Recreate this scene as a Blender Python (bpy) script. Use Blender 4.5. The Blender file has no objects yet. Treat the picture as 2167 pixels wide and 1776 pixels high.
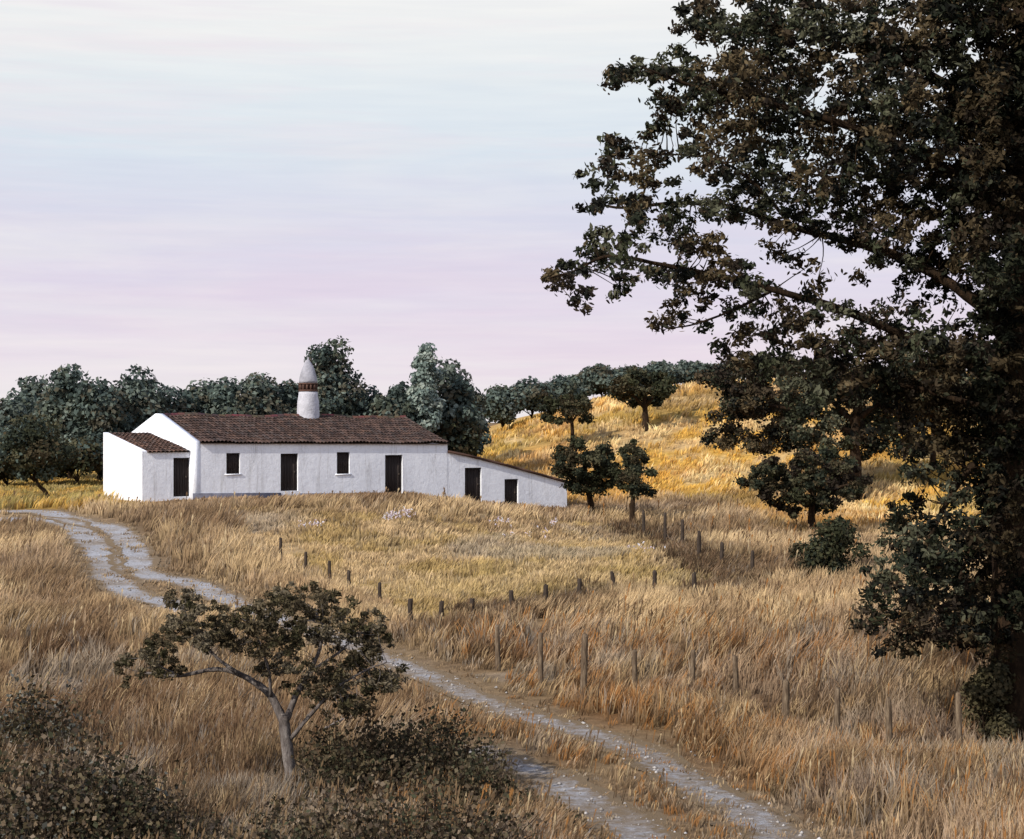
import bpy, bmesh, math, random
import numpy as np
from mathutils import Vector, Matrix

rng = np.random.default_rng(7)
random.seed(7)
C = bpy.context.scene.collection

# ------------------------------------------------------------------ camera maths
F, CX, CY = 3780.0, 1083.5, 888.0          # focal length and centre in photo pixels
K = 2167.0 / 2118.0                        # notes taken on a 2118 px wide view


def at(px, py, Y):
    return np.array([(px - CX) / F * Y, Y, -(py - CY) / F * Y])


# ------------------------------------------------------------------ noise
_lat = rng.random((256, 256))


def vnoise(x, y):
    xi = np.floor(x).astype(int); yi = np.floor(y).astype(int)
    fx = x - xi; fy = y - yi
    fx = fx * fx * (3 - 2 * fx); fy = fy * fy * (3 - 2 * fy)
    a = _lat[xi % 256, yi % 256]; b = _lat[(xi + 1) % 256, yi % 256]
    c = _lat[xi % 256, (yi + 1) % 256]; d = _lat[(xi + 1) % 256, (yi + 1) % 256]
    return (a * (1 - fx) + b * fx) * (1 - fy) + (c * (1 - fx) + d * fx) * fy


def fbm(x, y, s, o=0.0, octv=3):
    r = 0; a = 0.55; t = 0
    for k in range(octv):
        r = r + a * vnoise(x / s + o + 17 * k, y / s + o * 1.7 + 31 * k); t += a
        a *= 0.5; s *= 0.5
    return r / t


def sstep(a, b, x):
    t = np.clip((x - a) / (b - a), 0, 1)
    return t * t * (3 - 2 * t)


# ------------------------------------------------------------------ terrain height
_py = np.array([-60, 0, 10, 22, 32, 36, 40, 45, 50, 58, 65, 72, 80, 88, 94, 97, 110, 150, 250, 2000.])
_pz = np.array([-1.6, -1.8, -4.6, -7.2, -7.72, -7.76, -7.70, -7.55, -7.32, -6.95, -6.6, -6.2, -5.65, -4.97, -4.47, -4.32, -4.2, -4.0, -3.8, -3.6])
_dy = np.arange(-60, 2000, 1.0)
_dz = np.interp(_dy, _py, _pz)
_k = np.exp(-0.5 * (np.arange(-6, 7) / 2.2) ** 2); _k /= _k.sum()
_dz = np.convolve(np.pad(_dz, 6, mode='edge'), _k, mode='valid')
_hx = np.array([-60, -24, -14, -8, -3, 2, 8.6, 16.7, 30, 80, 400.])
_ha = np.array([0, 0.0, 0.3, 1.2, 2.6, 4.6, 6.5, 7.6, 8.2, 8.5, 8.5])


def hillw(x, y):
    return sstep(108, 153, y + 0.25 * np.clip(x - 10, 0, 30))


def ground(x, y):
    x = np.asarray(x, float); y = np.asarray(y, float)
    z = np.interp(y, _dy, _dz)
    z = z + np.interp(x, _hx, _ha) * hillw(x, y)
    z = z - 1.35 * sstep(-9, 4, x) * sstep(74, 92, y) * (1 - 0.5 * sstep(112, 135, y))
    z = z - .85 * np.exp(-((x + 27.5) / 4.2) ** 2 - ((y - 100) / 6.0) ** 2)
    near = 1 - sstep(120, 200, y)
    z = z + near * (0.28 * (fbm(x, y, 9.0, 3.3) - 0.5) + 0.10 * (fbm(x, y, 2.2, 9.1) - 0.5))
    return z


def ground_at(px, py):
    Y = np.linspace(18, 260, 6000)
    zr = -(py - CY) / F * Y
    g = ground((px - CX) / F * Y, Y)
    i = np.argmax(zr < g)
    return np.array([(px - CX) / F * Y[i], Y[i], g[i]])


def gd(px, py):                             # same, from the 2118 px notes
    return ground_at(px * K, py * K)


# ------------------------------------------------------------------ object helpers
def tag(o, label=None, cat=None, group=None, kind=None):
    if label: o['label'] = label
    if cat: o['category'] = cat
    if group: o['group'] = group
    if kind: o['kind'] = kind
    return o


def empty(name, loc, label, cat, group=None, rz=0.0):
    o = bpy.data.objects.new(name, None); C.objects.link(o)
    o.location = [float(v) for v in loc]; o.rotation_euler = (0, 0, rz)
    o.empty_display_size = 0.3
    return tag(o, label, cat, group)


def np_mesh(name, V, loops, lens, mat, parent=None, cols=None, smooth=False, origin=None):
    V = np.asarray(V, np.float32)
    if parent is not None:
        off = np.zeros(3, np.float32); q = parent
        while q is not None:
            off += np.array(q.location, np.float32); q = q.parent
        V = V - off
    elif origin is not None:
        V = V - np.asarray(origin, np.float32)
    me = bpy.data.meshes.new(name)
    me.vertices.add(len(V)); me.vertices.foreach_set('co', V.ravel())
    loops = np.asarray(loops, np.int32).ravel(); lens = np.asarray(lens, np.int32)
    me.loops.add(len(loops)); me.loops.foreach_set('vertex_index', loops)
    me.polygons.add(len(lens))
    st = np.zeros(len(lens), np.int32); st[1:] = np.cumsum(lens)[:-1]
    me.polygons.foreach_set('loop_start', st)
    if smooth:
        me.polygons.foreach_set('use_smooth', np.ones(len(lens), bool))
    me.update(calc_edges=True)
    if cols is not None:
        ca = me.color_attributes.new('Col', 'FLOAT_COLOR', 'POINT')
        c4 = np.ones((len(V), 4), np.float32); c4[:, :3] = cols
        ca.data.foreach_set('color', c4.ravel())
    me.materials.append(mat)
    o = bpy.data.objects.new(name, me); C.objects.link(o)
    if parent is not None: o.parent = parent
    elif origin is not None: o.location = [float(v) for v in origin]
    return o


class MB:
    """collects faces, built as one mesh"""
    def __init__(s): s.v = []; s.f = []; s.c = []
    def add(s, vs, fs, col=None):
        n = len(s.v); s.v += [tuple(map(float, v)) for v in vs]
        s.f += [[i + n for i in f] for f in fs]
        s.c += [col if col is not None else (1, 1, 1)] * len(vs)
    def quad(s, a, b, c, d, col=None): s.add([a, b, c, d], [[0, 1, 2, 3]], col)
    def prism(s, base, top, col=None):      # two rings of equal count
        n = len(base)
        s.add(list(base) + list(top), [[i, (i + 1) % n, n + (i + 1) % n, n + i] for i in range(n)] + [list(range(n))[::-1], list(range(n, 2 * n))], col)
    def build(s, name, mat, parent=None, smooth=False, origin=None, merge=True):
        o = np_mesh(name, np.array(s.v), [i for f in s.f for i in f], [len(f) for f in s.f], mat, parent, np.array(s.c), smooth, origin)
        if merge:
            bm = bmesh.new(); bm.from_mesh(o.data)
            bmesh.ops.remove_doubles(bm, verts=bm.verts, dist=0.0004)
            bmesh.ops.recalc_face_normals(bm, faces=bm.faces)
            bm.to_mesh(o.data); bm.free()
        return o


def smooth_path(P, n=6):
    P = np.asarray(P, float)
    if len(P) < 3: return P
    Q = np.vstack([2 * P[0] - P[1], P, 2 * P[-1] - P[-2]])
    out = []
    for i in range(1, len(Q) - 2):
        for t in np.linspace(0, 1, n, endpoint=False):
            a, b, c, d = Q[i - 1], Q[i], Q[i + 1], Q[i + 2]
            out.append(0.5 * ((2 * b) + (c - a) * t + (2 * a - 5 * b + 4 * c - d) * t * t + (3 * b - a - 3 * c + d) * t ** 3))
    out.append(P[-1])
    return np.array(out)


def tube(mb, P, r0, r1, seg=8, n=5, rough=0.12, col=None, flare=0.0):
    P = smooth_path(P, n); m = len(P)
    up = np.array([0.31, 0.17, 0.93]); rings = []
    for i in range(m):
        d = P[min(i + 1, m - 1)] - P[max(i - 1, 0)]; d = d / (np.linalg.norm(d) + 1e-9)
        ref = up if abs(d @ up) < 0.9 else np.array([1., 0, 0])
        u = np.cross(d, ref); u /= np.linalg.norm(u); v = np.cross(d, u)
        t = i / (m - 1)
        r = r0 + (r1 - r0) * t ** 0.8 + flare * max(0, 1 - t * 6) ** 2
        rings.append([P[i] + r * (1 + rough * (random.random() - .5) * 2) * (math.cos(a) * u + math.sin(a) * v)
                      for a in np.linspace(0, 2 * math.pi, seg, endpoint=False)])
    vs = [p for rg in rings for p in rg]; fs = []
    for i in range(m - 1):
        for j in range(seg):
            fs.append([i * seg + j, i * seg + (j + 1) % seg, (i + 1) * seg + (j + 1) % seg, (i + 1) * seg + j])
    fs.append(list(range(seg))[::-1]); fs.append([(m - 1) * seg + j for j in range(seg)])
    mb.add(vs, fs, col)


# ------------------------------------------------------------------ materials
def newmat(name):
    m = bpy.data.materials.new(name); m.use_nodes = True
    nt = m.node_tree; nt.nodes.clear()
    out = nt.nodes.new('ShaderNodeOutputMaterial')
    return m, nt, out


def ramp(nt, fac, stops):
    r = nt.nodes.new('ShaderNodeValToRGB')
    el = r.color_ramp.elements
    while len(el) < len(stops): el.new(0.5)
    for e, (p, c) in zip(el, stops):
        e.position = p; e.color = (*c, 1)
    nt.links.new(fac, r.inputs[0])
    return r.outputs[0]


def noise(nt, scale, detail=6, rough=0.6, vec=None, sx=None):
    n = nt.nodes.new('ShaderNodeTexNoise')
    n.inputs['Scale'].default_value = scale; n.inputs['Detail'].default_value = detail
    n.inputs['Roughness'].default_value = rough
    tc = nt.nodes.new('ShaderNodeTexCoord'); src = tc.outputs['Object']
    if sx:
        mp = nt.nodes.new('ShaderNodeMapping'); mp.inputs['Scale'].default_value = sx
        nt.links.new(src, mp.inputs['Vector']); src = mp.outputs[0]
    nt.links.new(src, n.inputs['Vector'])
    return n.outputs['Fac']


def mixc(nt, fac, a, b, mode='MIX'):
    m = nt.nodes.new('ShaderNodeMix'); m.data_type = 'RGBA'; m.blend_type = mode
    for s, v in ((m.inputs[0], fac), (m.inputs[6], a), (m.inputs[7], b)):
        if isinstance(v, (int, float)): s.default_value = v
        elif isinstance(v, tuple): s.default_value = (*v, 1)
        else: nt.links.new(v, s)
    return m.outputs[2]


def bump(nt, h, strength, dist):
    b = nt.nodes.new('ShaderNodeBump'); b.inputs['Strength'].default_value = strength
    b.inputs['Distance'].default_value = dist; nt.links.new(h, b.inputs['Height'])
    return b.outputs[0]


def principled(nt, out, col, rough=0.85, nrm=None, spec=0.2):
    p = nt.nodes.new('ShaderNodeBsdfPrincipled')
    if isinstance(col, tuple): p.inputs['Base Color'].default_value = (*col, 1)
    else: nt.links.new(col, p.inputs['Base Color'])
    p.inputs['Roughness'].default_value = rough
    p.inputs['Specular IOR Level'].default_value = spec
    if nrm is not None: nt.links.new(nrm, p.inputs['Normal'])
    nt.links.new(p.outputs[0], out.inputs[0])
    return p


def attr_col(nt):
    a = nt.nodes.new('ShaderNodeAttribute'); a.attribute_name = 'Col'
    return a.outputs['Color']


def mat_leaf(name, trans=0.25):
    m, nt, out = newmat(name)
    c = attr_col(nt)
    d = nt.nodes.new('ShaderNodeBsdfDiffuse'); t = nt.nodes.new('ShaderNodeBsdfTranslucent')
    nt.links.new(c, d.inputs[0]); nt.links.new(c, t.inputs[0])
    mx = nt.nodes.new('ShaderNodeMixShader'); mx.inputs[0].default_value = trans
    nt.links.new(d.outputs[0], mx.inputs[1]); nt.links.new(t.outputs[0], mx.inputs[2])
    nt.links.new(mx.outputs[0], out.inputs[0])
    return m


M = {}
M['leaf'] = mat_leaf('leaves', 0.22)
M['grass'] = mat_leaf('dry_grass', 0.30)

m, nt, out = newmat('soil')
c = mixc(nt, 1.0, attr_col(nt), ramp(nt, noise(nt, 2.3, 8, .7), [(.3, (.55, .52, .5)), (.7, (1.25, 1.2, 1.15))]), 'MULTIPLY')
principled(nt, out, c, .95, bump(nt, noise(nt, 9, 8, .7), .8, .12), .05); M['soil'] = m

m, nt, out = newmat('pale_dirt')
c = ramp(nt, noise(nt, .55, 9, .7), [(.32, (.20, .165, .13)), (.44, (.28, .255, .24)), (.54, (.32, .32, .34)), (.70, (.38, .395, .44))])
c = mixc(nt, 1.0, c, ramp(nt, noise(nt, 11, 6, .75), [(.30, (.50, .48, .46)), (.5, (1, .99, .98)), (.7, (1.35, 1.32, 1.3))]), 'MULTIPLY')
ed = nt.nodes.new('ShaderNodeMath'); ed.operation = 'MULTIPLY_ADD'; ed.inputs[1].default_value = 1.3
nt.links.new(noise(nt, 3.2, 6, .7), ed.inputs[0])
sp_ = nt.nodes.new('ShaderNodeSeparateColor'); nt.links.new(attr_col(nt), sp_.inputs[0])
sub_ = nt.nodes.new('ShaderNodeMath'); sub_.operation = 'SUBTRACT'; nt.links.new(sp_.outputs[0], sub_.inputs[0]); sub_.inputs[1].default_value = .95; nt.links.new(sub_.outputs[0], ed.inputs[2])
c = mixc(nt, ramp(nt, ed.outputs[0], [(.25, (0, 0, 0)), (.62, (1, 1, 1))]), (.19, .14, .09), c)
principled(nt, out, c, .95, bump(nt, noise(nt, 16, 8, .8), 1.0, .05), .05); M['dirt'] = m

m, nt, out = newmat('loose_stone')
principled(nt, out, ramp(nt, noise(nt, 1.7, 5, .7), [(.3, (.16, .14, .12)), (.5, (.33, .31, .30)), (.72, (.52, .50, .50))]), .9, None, .15); M['stone'] = m

m, nt, out = newmat('whitewash')
st = ramp(nt, noise(nt, .8, 8, .7, sx=(1, 1, .45)), [(.30, (.74, .76, .82)), (.5, (.86, .885, .95)), (.75, (.90, .92, .965))])
st = mixc(nt, 1.0, st, ramp(nt, noise(nt, 6, 6, .7), [(.25, (.88, .87, .87)), (.55, (1, 1, 1))]), 'MULTIPLY')
st = mixc(nt, 1.0, st, ramp(nt, noise(nt, 1.0, 6, .75, sx=(2.6, 2.6, .22)), [(.30, (.70, .685, .66)), (.45, (1, 1, 1))]), 'MULTIPLY')
principled(nt, out, st, .9, bump(nt, noise(nt, 4, 8, .7), .34, .08), .15); M['wall'] = m

m, nt, out = newmat('grey_plaster')
principled(nt, out, ramp(nt, noise(nt, 3, 7, .7), [(.3, (.21, .21, .24)), (.7, (.40, .40, .45))]), .9, bump(nt, noise(nt, 6, 7), .7, .06), .1); M['cap'] = m

m, nt, out = newmat('worn_limewash')
principled(nt, out, ramp(nt, noise(nt, 2.5, 8, .75), [(.3, (.36, .36, .40)), (.7, (.58, .58, .64))]), .9, bump(nt, noise(nt, 6, 7), .7, .06), .1); M['stack'] = m

m, nt, out = newmat('grey_base_band')
principled(nt, out, ramp(nt, noise(nt, 3, 6), [(.3, (.08, .08, .105)), (.7, (.15, .15, .19))]), .9, bump(nt, noise(nt, 7), .5, .05), .1); M['base_band'] = m

m, nt, out = newmat('clay_tiles')
c = mixc(nt, 1.0, attr_col(nt), ramp(nt, noise(nt, 1.6, 9, .75), [(.33, (.36, .39, .46)), (.47, (.85, .83, .84)), (.58, (1.1, 1.0, .92)), (.72, (1.7, 1.4, 1.15))]), 'MULTIPLY')
principled(nt, out, c, .9, bump(nt, noise(nt, 22, 4), .4, .02), .1); M['tile'] = m

m, nt, out = newmat('dark_wood')
c = ramp(nt, noise(nt, 3, 8, .7, sx=(9, 9, .8)), [(.3, (.010, .008, .008)), (.55, (.028, .020, .018)), (.8, (.075, .052, .042))])
principled(nt, out, c, .75, bump(nt, noise(nt, 3, 8, .7, sx=(12, 12, .8)), .5, .02), .2); M['wood'] = m

m, nt, out = newmat('iron')
principled(nt, out, ramp(nt, noise(nt, 20), [(.3, (.02, .018, .016)), (.7, (.07, .045, .03))]), .6, None, .4); M['iron'] = m

m, nt, out = newmat('fired_brick')
c = ramp(nt, noise(nt, 5, 7, .7), [(.3, (.05, .032, .028)), (.7, (.13, .07, .052))])
principled(nt, out, c, .9, bump(nt, noise(nt, 12), .6, .03), .1); M['brick'] = m

m, nt, out = newmat('weathered_post')
c = ramp(nt, noise(nt, 3, 8, .7, sx=(7, 7, .9)), [(.3, (.045, .032, .024)), (.5, (.125, .09, .062)), (.75, (.33, .26, .18))])
principled(nt, out, c, .9, bump(nt, noise(nt, 3, 8, .7, sx=(16, 16, 1)), .8, .02), .1); M['post'] = m


m, nt, out = newmat('old_dark_post')
c = ramp(nt, noise(nt, 3, 8, .7, sx=(7, 7, .9)), [(.3, (.022, .017, .014)), (.55, (.055, .042, .034)), (.8, (.13, .10, .08))])
principled(nt, out, c, .9, bump(nt, noise(nt, 3, 8, .7, sx=(16, 16, 1)), .8, .02), .1); M['post_dark'] = m


def bark(name, a, b, c3):
    m, nt, out = newmat(name)
    c = ramp(nt, noise(nt, 2.6, 9, .75, sx=(3, 3, 1)), [(.3, a), (.52, b), (.74, c3)])
    principled(nt, out, c, .95, bump(nt, noise(nt, 5, 9, .75, sx=(3, 3, .8)), 1.0, .08), .05)
    return m


M['bark_dark'] = bark('dark_bark', (.012, .009, .007), (.035, .023, .015), (.085, .05, .028))
M['bark_pale'] = bark('pale_bark', (.045, .036, .034), (.18, .155, .145), (.44, .40, .38))
M['bark_grey'] = bark('dead_bark', (.16, .14, .13), (.36, .33, .31), (.55, .52, .5))

# ------------------------------------------------------------------ road polylines (wheel ruts)
rut_r_px = [(-260, 1078), (-120, 1080), (27, 1083), (102, 1086), (177, 1107), (231, 1118), (268, 1148), (283, 1183), (292, 1210), (335, 1222), (391, 1230), (442, 1254),
            (560, 1302), (700, 1352), (800, 1390), (863, 1414), (938, 1446), (1006, 1480), (1091, 1511), (1210, 1542), (1312, 1579), (1380, 1609), (1455, 1655), (1560, 1712), (1640, 1760), (1730, 1830), (1820, 1900)]
rut_l_px = [(-260, 1100), (-120, 1100), (27, 1101), (102, 1102), (153, 1112), (196, 1149), (218, 1185), (238, 1225), (279, 1256), (340, 1274), (400, 1300), (470, 1336), (600, 1402), (760, 1475),
            (900, 1542), (1000, 1583), (1074, 1616), (1142, 1642), (1210, 1684), (1295, 1727), (1345, 1765), (1410, 1830), (1480, 1900)]
rut_r = smooth_path([ground_at(*p) for p in rut_r_px], 8)
rut_l1 = smooth_path([ground_at(*p) for p in rut_l_px[:11]], 8)
rut_l2 = smooth_path([ground_at(*p) for p in rut_l_px[15:]], 8)
rut_l = rut_l1


def seg_dist(x, y, P):
    d = np.full(x.shape, 1e9)
    for a, b in zip(P[:-1], P[1:]):
        ab = b[:2] - a[:2]; L = ab @ ab + 1e-9
        t = np.clip(((x - a[0]) * ab[0] + (y - a[1]) * ab[1]) / L, 0, 1)
        d = np.minimum(d, np.hypot(x - a[0] - t * ab[0], y - a[1] - t * ab[1]))
    return d


def inside(x, y, P):
    r = np.zeros(x.shape, bool); n = len(P)
    for i in range(n):
        a, b = P[i], P[(i + 1) % n]
        cnd = ((a[1] > y) != (b[1] > y)) & (x < (b[0] - a[0]) * (y - a[1]) / (b[1] - a[1] + 1e-12) + a[0])
        r ^= cnd
    return r


# ------------------------------------------------------------------ house frame
TH = math.radians(35)
Uv = np.array([math.cos(TH), math.sin(TH), 0]); Vv = np.array([-math.sin(TH), math.cos(TH), 0])
P0 = np.array([(407 - CX) / F * 97, 97, 0])          # front left corner of the main block


def t_of(px, v=0.0):                                  # distance along the front at which a photo column meets the wall
    k = (px - CX) / F; q = P0 + v * Vv
    return (k * q[1] - q[0]) / (Uv[0] - k * Uv[1])


def hp(t, v, z): return P0 + t * Uv + v * Vv + np.array([0, 0, z])
def z_of(t, v, py): return -(py - CY) / F * hp(t, v, 0)[1]


T_END = t_of(1200); T_STEP = t_of(947)
foot = np.array([hp(-3.3, -.05, 0), hp(T_END + .1, -.05, 0), hp(T_END + .1, 6, 0), hp(T_STEP, 9.9, 0), hp(0, 9.9, 0), hp(-3.3, 5.7, 0)])

paddock = [gd(*p) for p in [(440, 1058), (500, 1100), (580, 1152), (640, 1180), (722, 1218), (785, 1245), (850, 1285), (912, 1290), (975, 1272), (1058, 1266), (1128, 1250), (1198, 1238),
                            (1273, 1228), (1354, 1238), (1440, 1238), (1510, 1215), (1450, 1165), (1375, 1120), (1310, 1095), (1190, 1085), (850, 1066)]]
fence_mid = smooth_path(paddock[1:15], 2); fence_right = smooth_path(paddock[14:19], 2)
fence_near = smooth_path([gd(*p) for p in [(1030, 1385), (1207, 1440), (1432, 1425), (1625, 1500), (1840, 1555), (1985, 1570)]], 2)

# ------------------------------------------------------------------ what grows where
PAL = dict(tan=(.42, .295, .17), straw=(.58, .43, .245), brown=(.19, .12, .07), rust=(.34, .165, .058), pink=(.55, .41, .28), gold=(.60, .385, .105),
           olive=(.25, .20, .075), grey=(.36, .32, .27), amber=(.54, .30, .08), dark=(.085, .058, .036), cream=(.72, .56, .34))
PAL = {k: np.array(v) for k, v in PAL.items()}


def lerp(a, b, w): return a * (1 - w[:, None]) + b * w[:, None]


def cover(x, y):
    """colour, height and density of the dry grass at ground points"""
    n1 = fbm(x, y, 7, 1.1); n2 = fbm(x, y, 2.6, 5.2); n3 = fbm(x, y, 14, 8.8); n4 = fbm(x, y, 1.3, 2.7); n5 = fbm(x, y, 4.5, 12.4)
    one = np.ones((len(x), 3))
    # foreground
    c = lerp(one * PAL['tan'], one * PAL['brown'], sstep(.43, .57, n1))
    c = lerp(c, PAL['straw'], .8 * sstep(.52, .66, n2))
    c = lerp(c, PAL['pink'], .7 * sstep(.56, .68, n5) * sstep(-3, 3, x))
    c = lerp(c, PAL['rust'], .72 * sstep(.53, .64, fbm(x, y, 2.2, 21.)) * sstep(-2.0, 2.0, x) * (1 - sstep(54, 60, y)))
    c = c * (np.array([.70, .675, .66])[None, :] * (.78 + .44 * fbm(x, y, 5.5, 51.))[:, None])
    lf = (1 - sstep(44, 58, y)) * (1 - sstep(-3, 1.5, x))
    c = lerp(c, PAL['brown'] * 1.15, .62 * lf * sstep(.25, .6, n4))
    c = lerp(c, PAL['dark'] * 1.25, .85 * lf * (1 - sstep(36, 43, y - .55 * np.clip(-7 - x, -3, 6))) * sstep(.2, .45, n2))
    c = lerp(c, PAL['grey'], .5 * sstep(.6, .7, fbm(x, y, 3, 33.)))
    h = .60 + .5 * (n2 - .5) + .15 * sstep(0, 5, x) * (1 - sstep(50, 60, y))
    # slope beyond the near fence
    w = sstep(54, 60, y) * (1 - sstep(100, 106, y))
    c2 = lerp(one * PAL['tan'], one * PAL['straw'], sstep(.38, .6, n2)); c2 = lerp(c2, PAL['brown'], .8 * sstep(.5, .66, n1))
    c2 = lerp(c2, PAL['pink'], .35 * sstep(.55, .68, n5))
    c = lerp(c, c2, w)
    # bank of brown grass left of the paddock and below the house
    bank = np.exp(-(((x + 14.5) / 5) ** 2 + ((y - 80) / 9) ** 2))
    c = lerp(c, one * PAL['tan'] * .8, .5 * bank); c = lerp(c, PAL['brown'], .7 * bank * sstep(.42, .56, n5)); h = h + .25 * bank
    # paddock
    ins = inside(x, y, paddock).astype(float)
    cp = lerp(one * np.array([.47, .34, .15]), one * PAL['straw'], sstep(.4, .62, n2)); cp = lerp(cp, PAL['grey'] * 1.05, .55 * sstep(.54, .68, n1))
    cp = lerp(cp, np.array([.58, .43, .20]), .5 * sstep(.56, .66, n5)); cp = lerp(cp, PAL['olive'] * 1.5, .2 * sstep(.6, .7, n3))
    up = sstep(78, 92, y); cp = lerp(cp, PAL['brown'] * 1.2, .55 * up * sstep(.38, .56, n4))
    c = lerp(c, cp, ins); h = h * (1 - ins) + ins * (.30 + .2 * (n4 - .5))
    # strip of weeds under the fences
    df = np.minimum(seg_dist(x, y, fence_mid), seg_dist(x, y, fence_right))
    fr = np.exp(-(df / 1.35) ** 2) * sstep(.25, .5, n4 + .12) * sstep(-5, 1.5, x)
    c = lerp(c, PAL['dark'] * 1.1, .88 * fr); h = h + .18 * fr
    dn = seg_dist(x, y, fence_near)
    h = h * (1 - .5 * np.exp(-(dn / 1.6) ** 2)); h = h * (1 - .45 * np.exp(-(df / 1.3) ** 2))
    # hill
    wh = sstep(.015, .09, hillw(x, y)) * sstep(-12, -5, x)
    wh = np.maximum(wh, sstep(12.5, 15, x) * sstep(88, 96, y))
    cg = lerp(one * PAL['gold'], one * PAL['straw'] * 1.05, sstep(.42, .62, n2)); cg = lerp(cg, PAL['amber'], .6 * sstep(.54, .66, n5))
    cg = lerp(cg, PAL['olive'] * 1.3, .65 * sstep(.53, .66, n1)); cg = lerp(cg, PAL['brown'] * 1.3, .5 * sstep(.58, .68, n3)); cg = lerp(cg, PAL['cream'], .7 * sstep(.62, .7, n4))
    cg = cg * np.array([1.30, 1.24, 1.08])
    c = lerp(c, cg, wh); h = h * (1 - wh) + wh * (.42 + .35 * (n4 - .5))
    # gold weeds left of the house
    wl = (1 - sstep(-20.5, -18.5, x)) * sstep(91, 93.5, y)
    c = lerp(c, lerp(one * PAL['gold'], one * PAL['olive'] * 1.5, sstep(.4, .6, n4)), wl); h = h * (1 - wl) + wl * (.55 + .5 * (n4 - .4)) * (1 - .7 * sstep(102, 106, y))
    # short growth in front of the house
    fx = (x - P0[0]) * Uv[0] + (y - P0[1]) * Uv[1]; fv = (x - P0[0]) * Vv[0] + (y - P0[1]) * Vv[1]
    wf = sstep(-7, -2, fv) * (1 - sstep(0, 3, fv)) * sstep(-6, -3, fx) * (1 - sstep(27, 29, fx))
    c = lerp(c, PAL['brown'] * 1.5, .6 * wf); h = h * (1 - wf) + wf * (.08 + .22 * n4)
    # ruts and the strip between them
    dr = np.minimum(seg_dist(x, y, rut_r[::2]), np.minimum(seg_dist(x, y, rut_l1[::2]), seg_dist(x, y, rut_l2[::2])))
    wr = 1 - sstep(.9, 2.1, dr)
    h = h * (1 - .84 * wr)
    c = lerp(c, np.array([.30, .225, .145]), .6 * wr)
    dens = np.maximum(sstep(.30, .75, dr + .5 * (fbm(x, y, .9, 4.4) - .5)) * (.45 + .55 * sstep(.9, 1.7, dr)), .05 + .45 * sstep(.58, .70, fbm(x, y, 1.6, 14.4)))
    dens = dens * (1 - .75 * sstep(.62, .72, fbm(x, y, 2.4, 61.)))
    h = h * (.72 + .56 * fbm(x, y, 1.1, 71.))
    dens = np.where(inside(x, y, foot), 0, dens)
    return np.clip(c, .02, .85), np.clip(h, .08, 1.3), dens


# ------------------------------------------------------------------ ground sheet
def axis(parts):
    a = []
    for lo, hi, st in parts: a.append(np.arange(lo, hi, st))
    return np.unique(np.concatenate(a))


gx = axis([(-900, -120, 60), (-120, -34, 6), (-34, 34, .45), (34, 120, 6), (120, 901, 60)])
gy = axis([(-60, 16, 4), (16, 112, .45), (112, 175, 1.2), (175, 400, 15), (400, 2000, 100)])
GX, GY = np.meshgrid(gx, gy); sx_, sy_ = GX.ravel(), GY.ravel()
gc, gh, gdens = cover(sx_, sy_)
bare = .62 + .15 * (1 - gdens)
V = np.column_stack([sx_, sy_, ground(sx_, sy_)])
nx, ny = len(gx), len(gy)
ii = (np.arange(ny - 1)[:, None] * nx + np.arange(nx - 1)[None, :]).ravel()
quads = np.column_stack([ii, ii + 1, ii + nx + 1, ii + nx])
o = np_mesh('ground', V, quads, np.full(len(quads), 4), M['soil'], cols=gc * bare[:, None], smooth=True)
tag(o, kind='structure')

# wheel ruts as one sheet draped just above the ground sheet
GZ = V[:, 2].reshape(ny, nx)


def sheet(x, y):
    i = np.clip(np.searchsorted(gx, x) - 1, 0, nx - 2); j = np.clip(np.searchsorted(gy, y) - 1, 0, ny - 2)
    u = (x - gx[i]) / (gx[i + 1] - gx[i]); v = (y - gy[j]) / (gy[j + 1] - gy[j])
    return max(GZ[j, i] * (1 - u) * (1 - v) + GZ[j, i + 1] * u * (1 - v) + GZ[j + 1, i] * (1 - u) * v + GZ[j + 1, i + 1] * u * v, float(ground(x, y)) - .02)


RV, RF, RC = [], [], []
NC = 13
for path, w0 in ((rut_r, .62), (rut_l1, .60), (rut_l2, .62)):
    P = smooth_path(path, 4); b0 = len(RV); L = len(P)
    for i in range(L):
        d = P[min(i + 2, L - 1)] - P[max(i - 2, 0)]; d[2] = 0; d /= np.linalg.norm(d) + 1e-9
        nrm = np.array([-d[1], d[0], 0]); q = P[i]
        w_ = (w0 + .32 * float(np.clip((q[1] - 58) / 12, 0, 1))) * (1 + .40 * float(np.clip((46 - q[1]) / 10, 0, 1)))
        js = [w_ * (1 + .7 * (float(fbm(np.array(q[0]), np.array(q[1]), .9, o_)) - .5)) for o_ in (5., 55.)]
        for k in range(NC):
            f = k / (NC - 1) * 2 - 1
            p = q + nrm * f * (js[0] if f < 0 else js[1])
            RV.append((p[0], p[1], sheet(p[0], p[1]) + .028 - .016 * (1 - f * f)))
            RC.append(((1 - abs(f) ** 3) * (.76 + .24 * float(np.clip((q[1] - 50) / 15, 0, 1))),) * 3)
    for i in range(L - 1):
        for j in range(NC - 1): RF.append((b0 + i * NC + j, b0 + i * NC + j + 1, b0 + (i + 1) * NC + j + 1, b0 + (i + 1) * NC + j))
o = np_mesh('dirt_road', np.array(RV), [i for f in RF for i in f], [4] * len(RF), M['dirt'], cols=np.array(RC), smooth=True)
tag(o, kind='structure')


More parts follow.
